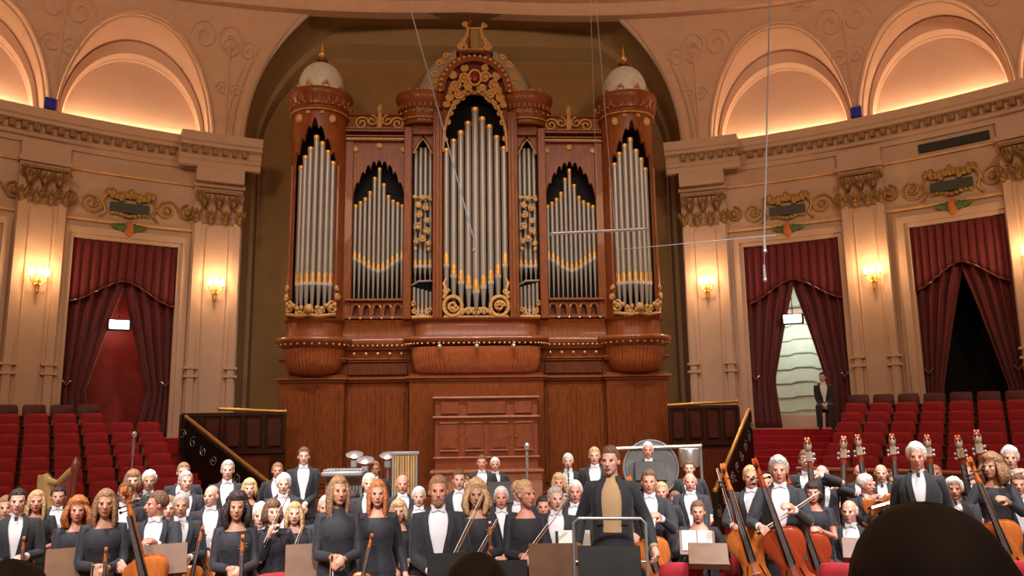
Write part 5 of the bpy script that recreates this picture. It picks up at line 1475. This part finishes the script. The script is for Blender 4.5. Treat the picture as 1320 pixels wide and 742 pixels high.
# audience seen from behind
def audience(px, py, d, label, kind, hc, wid):
    P = at_d(px, py, d); wid = (P.z-.85)/1.30; D = body_data('lap', True, False, 0.0); o = obj('person', SK.get(('a',)) or D['body'].copy())
    if ('a',) not in SK: o.data.materials.append(SKIN[1]); SK[('a',)] = o.data
    tag(o, label, 'person'); s = wid; o.location = (P.x, P.y, P.z-1.30*s); o.scale = (s, s, s); o.rotation_euler = (0, 0, pi)
    for q in D['eyes']: obj('eye', q, o)
    obj('lips', D['lips'], o)
    obj('hair', hair_mesh(D, kind, mat('hair_unlit', (.012, .008, .007), .7, var=.3, scale=40), random.Random(3)), o)  # hair blackened so the unlit foreground is put into its colour
    for nm, me in cloth(D, ('lap', True, False, 0), False, 'suit'): obj(nm, me, o)
    global first
    st = seat0 if first else copy_tree(seat0); first = False; st.location = (P.x, P.y-.02, .85); st.rotation_euler = (0, 0, pi); st.scale = (1, 1, .9); st['label'] = 'red seat under the '+label[5:]; st['group'] = 'audience seats'
    return o
audience(1203, 676, 1.0, 'dark head of a seated spectator close to the camera at right', 'bob', 'dark', 1.0)
audience(4, 733, 1.5, 'dark head of a spectator at the bottom left corner', 'short', 'dark', 1.0)
audience(615, 722, 1.75, 'dark head of a spectator at the bottom centre', 'short', 'dark', 1.0)
# ================================================================== STAGE PROPS
C = at_d(786, 668, 7.0)
# podium with guard rail
pc = V((C.x, C.y, 0))
o = thing('podium', 'conductor podium with a thin grey guard rail', 'podium', (pc.x, pc.y, 0))
m = MB(); m.box((0, 0, .15), (1.1, 1.0, .30), bev=.02); m.build('platform', WOODD, o)
m = MB(); a = at_d(739, 668, 6.6)-pc; b = at_d(832, 668, 6.6)-pc
m.tube([(a.x, a.y, .3), (a.x, a.y, a.z-.04), (a.x+.04, a.y, a.z), (b.x-.04, b.y, b.z), (b.x, b.y, b.z-.04), (b.x, b.y, .3)], .014, 8)
m.tube([(a.x, a.y, a.z-.35), (b.x, b.y, b.z-.35)], .010, 8); m.build('guard_rail', GREYM, o)
def music_stand(px, py, d, w, h, label, paper=True, m_=None, tilt=.35, back=False, fl=0):
    P = at_d(px, py, d); o = thing('music_stand', label, 'music stand', (P.x, P.y, fl), -atan2(P.x, P.y), 'music stands')
    z = P.z-fl; mm = m_ or IRON; T_ = Matrix.Translation((0, 0, z-h/2)) @ Matrix.Rotation(tilt if back else -tilt, 4, 'X')
    m = MB(); m.box((0, 0, 0), (w, .015, h), M=T_, bev=.004); m.box((0, .03 if back else -.03, -h/2), (w, .07, .012), M=T_); m.build('desk', mm, o)
    m = MB(); m.tube([(0, .0, .05), (0, .0, z-h*.6)], .013, 8)
    for k in range(3):
        a = 2*pi*k/3+.5; m.tube([(0, 0, .10), (.22*cos(a), .22*sin(a), .015)], .010, 6)
    m.build('tripod', IRON, o)
    if paper:
        for s_ in (-1, 1):
            m = MB(); m.box((s_*w*.22, -.018, .02), (w*.40, .004, h*.8), M=T_)
            q_ = tag(obj('sheet_music', m.mesh('sheet_music', PAPER)), 'sheet of music, %s page on the %s' % ('left' if s_ < 0 else 'right', label.replace('music stand', 'stand')), 'paper'); q_.matrix_world = Matrix.Translation((P.x, P.y, fl)) @ Matrix.Rotation(-atan2(P.x, P.y), 4, 'Z')
            
    return o
music_stand(713, 700, 6.6, .42, .34, 'tan wooden music stand at the bottom left of the conductor', False, TANW, .2)
music_stand(652, 619, 10.5, .50, .32, 'dark music stand before the organ console pair', False, IRON, .5)
music_stand(838, 593, 10.8, .42, .3, 'dark music stand of the white-haired back player', False, IRON, .5)
music_stand(590, 712, 6.4, .5, .35, 'black music stand low in front of the bearded man', False, IRON, .2)
music_stand(640, 722, 6.2, .5, .35, 'black music stand below the curly blonde woman', False, IRON, .2)
music_stand(912, 694, 7.2, .36, .30, 'brown music stand tilted below the right handrail', False, TANW, .9)
music_stand(785, 703, 6.2, .5, .36, 'black conductor music stand on the podium front', False, IRON, .25, fl=0)
music_stand(898, 683, 7.6, .34, .24, 'small red-brown music stand by the red-faced player', True, TANW, .4)
music_stand(740, 682, 7.4, .36, .22, 'music stand with bright pages left of the podium rail', True, IRON, .7)
music_stand(400, 700, 7.2, .44, .3, 'brown music stand left of the tall long-haired woman', False, TANW, .3)
music_stand(212, 700, 7.1, .40, .28, 'reddish music stand before the profile man', False, TANW, .4)
music_stand(92, 705, 7.1, .40, .3, 'reddish music stand before the reddish-blonde woman', False, TANW, .4)
music_stand(1115, 688, 7.4, .42, .3, 'tan music stand of the small white-haired viola player', False, TANW, .9)
# red chairs peeping up at the bottom
def chair(px, py, d, label, rz=0):
    P = at_d(px, py, d); s = P.z/.88
    o = thing('orchestra_chair', label, 'chair', (P.x, P.y, 0), -atan2(P.x, P.y)+radians(rz), 'red orchestra chairs'); 
    zt = min(1.05, P.z)
    m = MB(); rings = []
    for z, w_, t in ((zt-.36, .17, .02), (zt-.30, .20, .05), (zt-.08, .205, .055), (zt-.02, .18, .04), (zt, .12, .02)):
        rings.append([(w_*cos(a), .2+t*sin(a), z) for a in [2*pi*k/16 for k in range(16)]])
    m.loft(rings); m.build('backrest', RED, o)
    m = MB(); m.box((0, 0, .46), (.44, .42, .09), bev=.035); m.build('seat', RED, o)
    for x in (-.19, .19):
        for y in (-.17, .2):
            m = MB(); m.tube([(x, y, 0), (x, y, .44 if y < 0 else zt-.2)], .014, 8); m.build('leg', IRON, o)
    return o
for i, (px, py, d, lab) in enumerate(((10, 726, 7.0, 'red chair top at the bottom left edge'), (205, 735, 6.8, 'red chair top below the profile man'), (358, 732, 6.9, 'red chair top below the woman touching her chin'), (545, 728, 6.7, 'red chair top below the fair-haired woman in pale top'), (878, 728, 7.1, 'red chair top right of the orange cello'), (1049, 718, 7.3, 'red chair top before the red cello'), (1085, 720, 7.0, 'red chair top beside the dark spectator head'), (1312, 722, 7.0, 'red chair top at the bottom right edge'), (940, 712, 8.3, 'red chair behind the tilted music stand'))):
    chair(px, py, d, lab)
# harp
P = at_d(98, 592, 10.2); o = thing('harp', 'golden concert harp standing among the left players', 'harp', (P.x, P.y, 0), -.4); z = P.z
m = MB(); m.lathe([(.07, .12), (.06, .25), (.035, .4), (.032, z-.25), (.05, z-.15), (.055, z-.06), (.03, z), (.01, z+.03)], (0, 0, 0), 14); m.build('pillar', WOODD, o)
m = MB(); m.tube([(0, 0, z-.10), (-.10, 0, z-.16), (-.28, 0, z-.30), (-.42, 0, z-.28), (-.52, 0, z-.22)], [.045, .04, .035, .04, .05], 8); m.build('neck', mat('harp_gold', (.62, .42, .18), .35, .3), o)
m = MB(); m.loft([[(x-w_, -w_, zz), (x+w_, -w_, zz), (x+w_*.8, w_, zz), (x-w_*.8, w_, zz)] for x, zz, w_ in ((-.05, .14, .17), (-.25, .7, .13), (-.5, z-.3, .07), (-.54, z-.2, .05))]); m.build('soundbox', MATS['harp_gold'], o)
m = MB()
for k in range(18):
    t = k/17; m.tube([(-.06-.42*t, 0, .25+(z-.62)*t), (-.04-.44*t, 0, z-.14-.12*sin(t*pi))], .0022, 4)
m.build('strings', CHROME, o)
m = MB(); m.box((-.12, 0, .08), (.46, .36, .10), bev=.03); m.build('base', WOODD, o)
# tubular bells
P = at_d(522, 583, 11.4); z0 = .23; z = P.z; w_ = .34
o = thing('tubular_bells', 'golden tubular bells hanging in a tall frame before the organ', 'chimes', (P.x, P.y, z0)); h = z-z0
for s_ in (-1, 1):
    m = MB(); m.box((s_*w_/2, 0, h/2), (.03, .05, h), bev=.005); m.box((s_*w_/2, 0, .03), (.05, .5, .05), bev=.01); m.build('frame_post', GREYM, o)
m = MB(); m.box((0, 0, h-.01), (w_+.08, .07, .05), bev=.01); m.box((0, 0, .35), (w_, .04, .03)); m.build('crossbar', GREYM, o)
for k in range(8):
    m = MB(); m.tube([(-w_/2+.035+.0385*k, -.03*(k % 2), h-.04), (-w_/2+.035+.0385*k, -.03*(k % 2), .42+.05*k)], .017, 10); m.build('bell_tube', mat('bell_brass', (.75, .52, .24), .3, .5), o)
# vibraphone
a = at_d(418, 605, 11.0); b = at_d(470, 605, 11.0); fl = .12; 
o = thing('vibraphone', 'grey bar percussion on a stand behind the tall woman', 'vibraphone', ((a.x+b.x)/2, (a.y+b.y)/2, fl)); w_ = b.x-a.x; h = a.z-fl
m = MB(); m.box((0, 0, h-.05), (w_, .5, .07), bev=.02); m.build('bar_frame', GREYM, o)
for k in range(12):
    m = MB(); m.box((-w_/2+.04+(w_-.08)*k/11, 0, h), (.03, .42-.012*k, .015), bev=.003); m.build('tone_bar', mat('silver_bar', (.65, .66, .66), .3, .5), o)
for s_ in (-1, 1):
    m = MB(); m.tube([(s_*w_*.42, 0, 0), (s_*w_*.42, 0, h-.08)], .02, 8); m.tube([(s_*w_*.42, -.25, .03), (s_*w_*.42, .25, .03)], .02, 8); m.build('leg', GREYM, o)
m = MB()
for k in range(11): m.tube([(-w_/2+.06+(w_-.12)*k/10, 0, h-.09), (-w_/2+.06+(w_-.12)*k/10, 0, h-.42-.02*k*0)], .018, 8)
m.build('resonator', GREYM, o)
# cymbal stands
for px, py, d, lab in ((457, 583, 11.6, 'chrome cymbal stand behind the vibraphone, left of two'), (471, 590, 11.4, 'chrome cymbal stand behind the vibraphone, right of two'), (500, 584, 11.9, 'chrome cymbal stand left of the tubular bells')):
    P = at_d(px, py, d); o = thing('cymbal_stand', lab, 'cymbal', (P.x, P.y, .12)); h = P.z-.12
    m = MB(); m.tube([(0, 0, .15), (0, 0, h)], .014, 8)
    for k in range(3): m.tube([(0, 0, .25), (.22*cos(k*2.09), .22*sin(k*2.09), .01)], .012, 6)
    m.build('tripod', CHROME, o)
    m = MB(); m.lathe([(.01, h+.01), (.03, h+.005), (.10, h-.012), (.13, h-.03), (.10, h-.02), (.01, h-.005)], (0, 0, 0), 20); m.xf(Matrix.Translation((0, 0, h)) @ Matrix.Rotation(.4, 4, 'X') @ Matrix.Translation((0, 0, -h))); m.build('cymbal', CHROME, o)
    m = MB(); m.box((0, -.03, h-.16), (.10, .07, .13), bev=.02); m.build('microphone_box', GREYM, o)
# tam-tam and its frame
P = at_d(839, 603, 12.3); fl = .12
o = thing('tam_tam', 'dark grey gong hanging in a frame behind the players right of conductor', 'gong', (P.x, P.y, P.z), -.1)
m = MB(); m.lathe([(.005, .03), (.16, .028), (.30, .018), (.40, .012), (.43, -.02), (.42, -.05), (.40, -.02), (.005, .0)], (0, 0, 0), 40); m.xf(Matrix.Rotation(pi/2, 4, 'X')); m.build('disc', DRUM, o)
m = MB(); m.tube([(.43*cos(k*pi/18), 0, .43*sin(k*pi/18)) for k in range(37)], .018, 6); m.build('rim', GREYM, o)
a = at_d(790, 578, 12.3)-P; b = at_d(902, 574, 12.3)-P
o = thing('gong_frame', 'chrome gong frame with a long bright top bar right of the conductor', 'gong stand', (P.x, P.y, P.z), -.1)
m = MB(); m.tube([a, b], .028, 10); m.ball(a, .035); m.ball(b, .035); m.build('top_bar', CHROME, o)
for e in (a, b):
    m = MB(); m.tube([e, (e.x, e.y, -P.z+fl)], .022, 8); m.tube([(e.x, e.y-.25, -P.z+fl+.03), (e.x, e.y+.25, -P.z+fl+.03)], .02, 8); m.build('upright', GREYM, o)
for x in (-.25, .25):
    m = MB(); m.tube([(x, 0, .36), (x, 0, .48+0)], .006, 5); m.build('cord', IRON, o)
# kettledrums on the right back
for px, py, d, lab in ((888, 578, 13.2, 'small white-topped chrome drum on a stand at the back right'),):
    P = at_d(px, py, d); o = thing('tom_drum', lab, 'drum', (P.x, P.y, .12)); h = P.z-.12
    m = MB(); m.lathe([(.15, h-.30), (.17, h-.28), (.18, h-.02), (.17, h)], (0, 0, 0), 24); m.build('shell', CHROME, o)
    m = MB(); m.lathe([(.002, h+.004), (.165, h+.004), (.165, h-.01)], (0, 0, 0), 24); m.build('drumhead', PAPER, o)
    m = MB(); m.tube([(0, 0, 0.1), (0, 0, h-.3)], .02, 8)
    for k in range(3): m.tube([(0, 0, .25), (.25*cos(k*2.09), .25*sin(k*2.09), .01)], .012, 6)
    m.build('tripod', CHROME, o)
# microphone stands
for px, py, d, lab in ((679, 573, 11.6, 'tall microphone stand before the organ console'), (173, 558, 12.4, 'thin microphone stand standing before the left seating')):
    P = at_d(px, py, d); o = thing('microphone_stand', lab, 'microphone stand', (P.x, P.y, 0.0 if px < 300 else .12)); h = P.z-o.location.z
    m = MB(); m.tube([(0, 0, .05), (0, 0, h-.06)], .012, 8)
    for k in range(3): m.tube([(0, 0, .12), (.25*cos(k*2.09+.5), .25*sin(k*2.09+.5), .01)], .010, 6)
    m.build('stand', GREYM, o)
    m = MB(); m.tube([(0, 0, h-.35), (0, 0, h-.10)], .022, 8); m.build('holder', GREYM, o)
    m = MB(); m.ball((0, 0, h-.02), (.045, .045, .055), 12, 8); m.build('microphone', CHROME, o)
# hanging cables and microphones
def cable(A_, B_, r, label, micr=True):
    o = thing('hanging_microphone', label, 'microphone', B_); A_ = V(A_)-V(B_)
    m = MB(); m.tube([A_, V((0, 0, 0))], r, 6); m.build('cable', mat('grey_cable', (.34, .35, .40), .5), o)
    if micr:
        m = MB(); m.tube([(0, 0, .03), (0, 0, -.10)], [.012, .016], 8); m.ball((0, 0, -.12), .022, 8, 6); m.build('microphone', CHROME, o)
cable(at_d(519, -25, 8.5), at_d(611, 309, 8.5), .007, 'microphone on a long slanting grey cable across the organ centre')
cable(at_d(993, -25, 7.5), at_d(985, 308, 7.5), .008, 'microphone on a near-vertical cable beside the first right doorway')
cable(at_d(986, 300, 7.55), at_d(985, 345, 7.55), .003, 'small microphone dangling in front of the right curtain')
cable(at_d(766, -25, 9.0), at_d(795, 322, 9.0), .0045, 'thin microphone cable before the right organ turret', False)
cable(at_d(1000, 303, 9.5), at_d(795, 322, 9.0), .004, 'thin stay cable running right from the right turret', False)
A_, B_ = at_d(710, 301, 8.6), at_d(832, 295, 8.6)
o = thing('microphone_bar', 'bright silver stereo microphone bar hanging before the right pipes', 'microphone', A_)
m = MB(); m.tube([V((0, 0, 0)), B_-A_], .016, 10); m.build('bar', CHROME, o)
for t in (0, 1):
    m = MB(); c = (B_-A_)*t; m.tube([c, c+V((0, -.06, -.02))], [.018, .02], 8); m.build('microphone', GREYM, o)
m = MB(); c = (B_-A_)*.5; m.tube([c, c+V((0, 0, 5.5))], .0025, 5); m.build('cable', MATS['grey_cable'], o)
# ================================================================== LIGHT AND CAMERA
def area(name, loc, target, size, e, col, spread=None):
    L_ = bpy.data.lights.new(name, 'AREA'); L_.shape = 'DISK'; L_.size = size; L_.energy = e; L_.color = col
    if spread: L_.spread = radians(spread)
    o = bpy.data.objects.new(name, L_); COL.objects.link(o); o.location = loc
    d = Vector(target)-Vector(loc); o.rotation_euler = d.to_track_quat('-Z', 'Y').to_euler(); return o
def spot(name, loc, target, e, col, deg, blend=.5, size=.3):
    L_ = bpy.data.lights.new(name, 'SPOT'); L_.energy = e; L_.color = col; L_.spot_size = radians(deg); L_.spot_blend = blend; L_.shadow_soft_size = size
    o = bpy.data.objects.new(name, L_); COL.objects.link(o); o.location = loc
    d = Vector(target)-Vector(loc); o.rotation_euler = d.to_track_quat('-Z', 'Y').to_euler(); return o
WARM = (1, .66, .40)
for x, y in ((-7, 3), (7, 3), (0, -4)): area('hall_fill_light', (x, y, 12.5), (x*.6, 20, 8), 2.6, 450, WARM)  # unseen warm area lights added to fill the hall
for x, y, z, tx, ty, e in ((-4.5, 6, 12.5, -3.6, 8.6, 6500), (4.5, 6, 12.5, 3.8, 8.6, 6500), (-3, 9.5, 13, -2.5, 12, 6000), (3.5, 9.5, 13, 3, 12, 6000), (-5, -1, 10, -3.4, 8.6, 5000), (0, -2, 10, 0, 9, 5000), (5, -1, 10, 3.8, 8.6, 5000)):
    spot('stage_spot', (x, y, z), (tx, ty, 1.2), e, (1, .95, .95), 35, .8)
o = area('stage_batten_light', (0, 14.2, 13.4), (0, 20.3, 4.0), 1, 190, (1, .92, .88), 70); o.data.shape = 'RECTANGLE'; o.data.size = 10; o.data.size_y = .5
w = bpy.data.worlds.new('hall'); S.world = w; w.use_nodes = True
w.node_tree.nodes['Background'].inputs['Color'].default_value = (1, .60, .38, 1)
w.node_tree.nodes['Background'].inputs['Strength'].default_value = .13
cd = bpy.data.cameras.new('camera'); cam = bpy.data.objects.new('camera', cd); COL.objects.link(cam)
cd.sensor_width = 36; cd.lens = 36*FPX/1320; cd.clip_start = .05; cd.clip_end = 200
M = Matrix((RT, UP, -FW)).transposed().to_4x4(); M.translation = CAMP; cam.matrix_world = M
S.camera = cam
S.view_settings.view_transform = 'Standard'; S.view_settings.look = 'None'; S.view_settings.gamma = 1; S.view_settings.use_curve_mapping = False
S.view_settings.exposure = 0
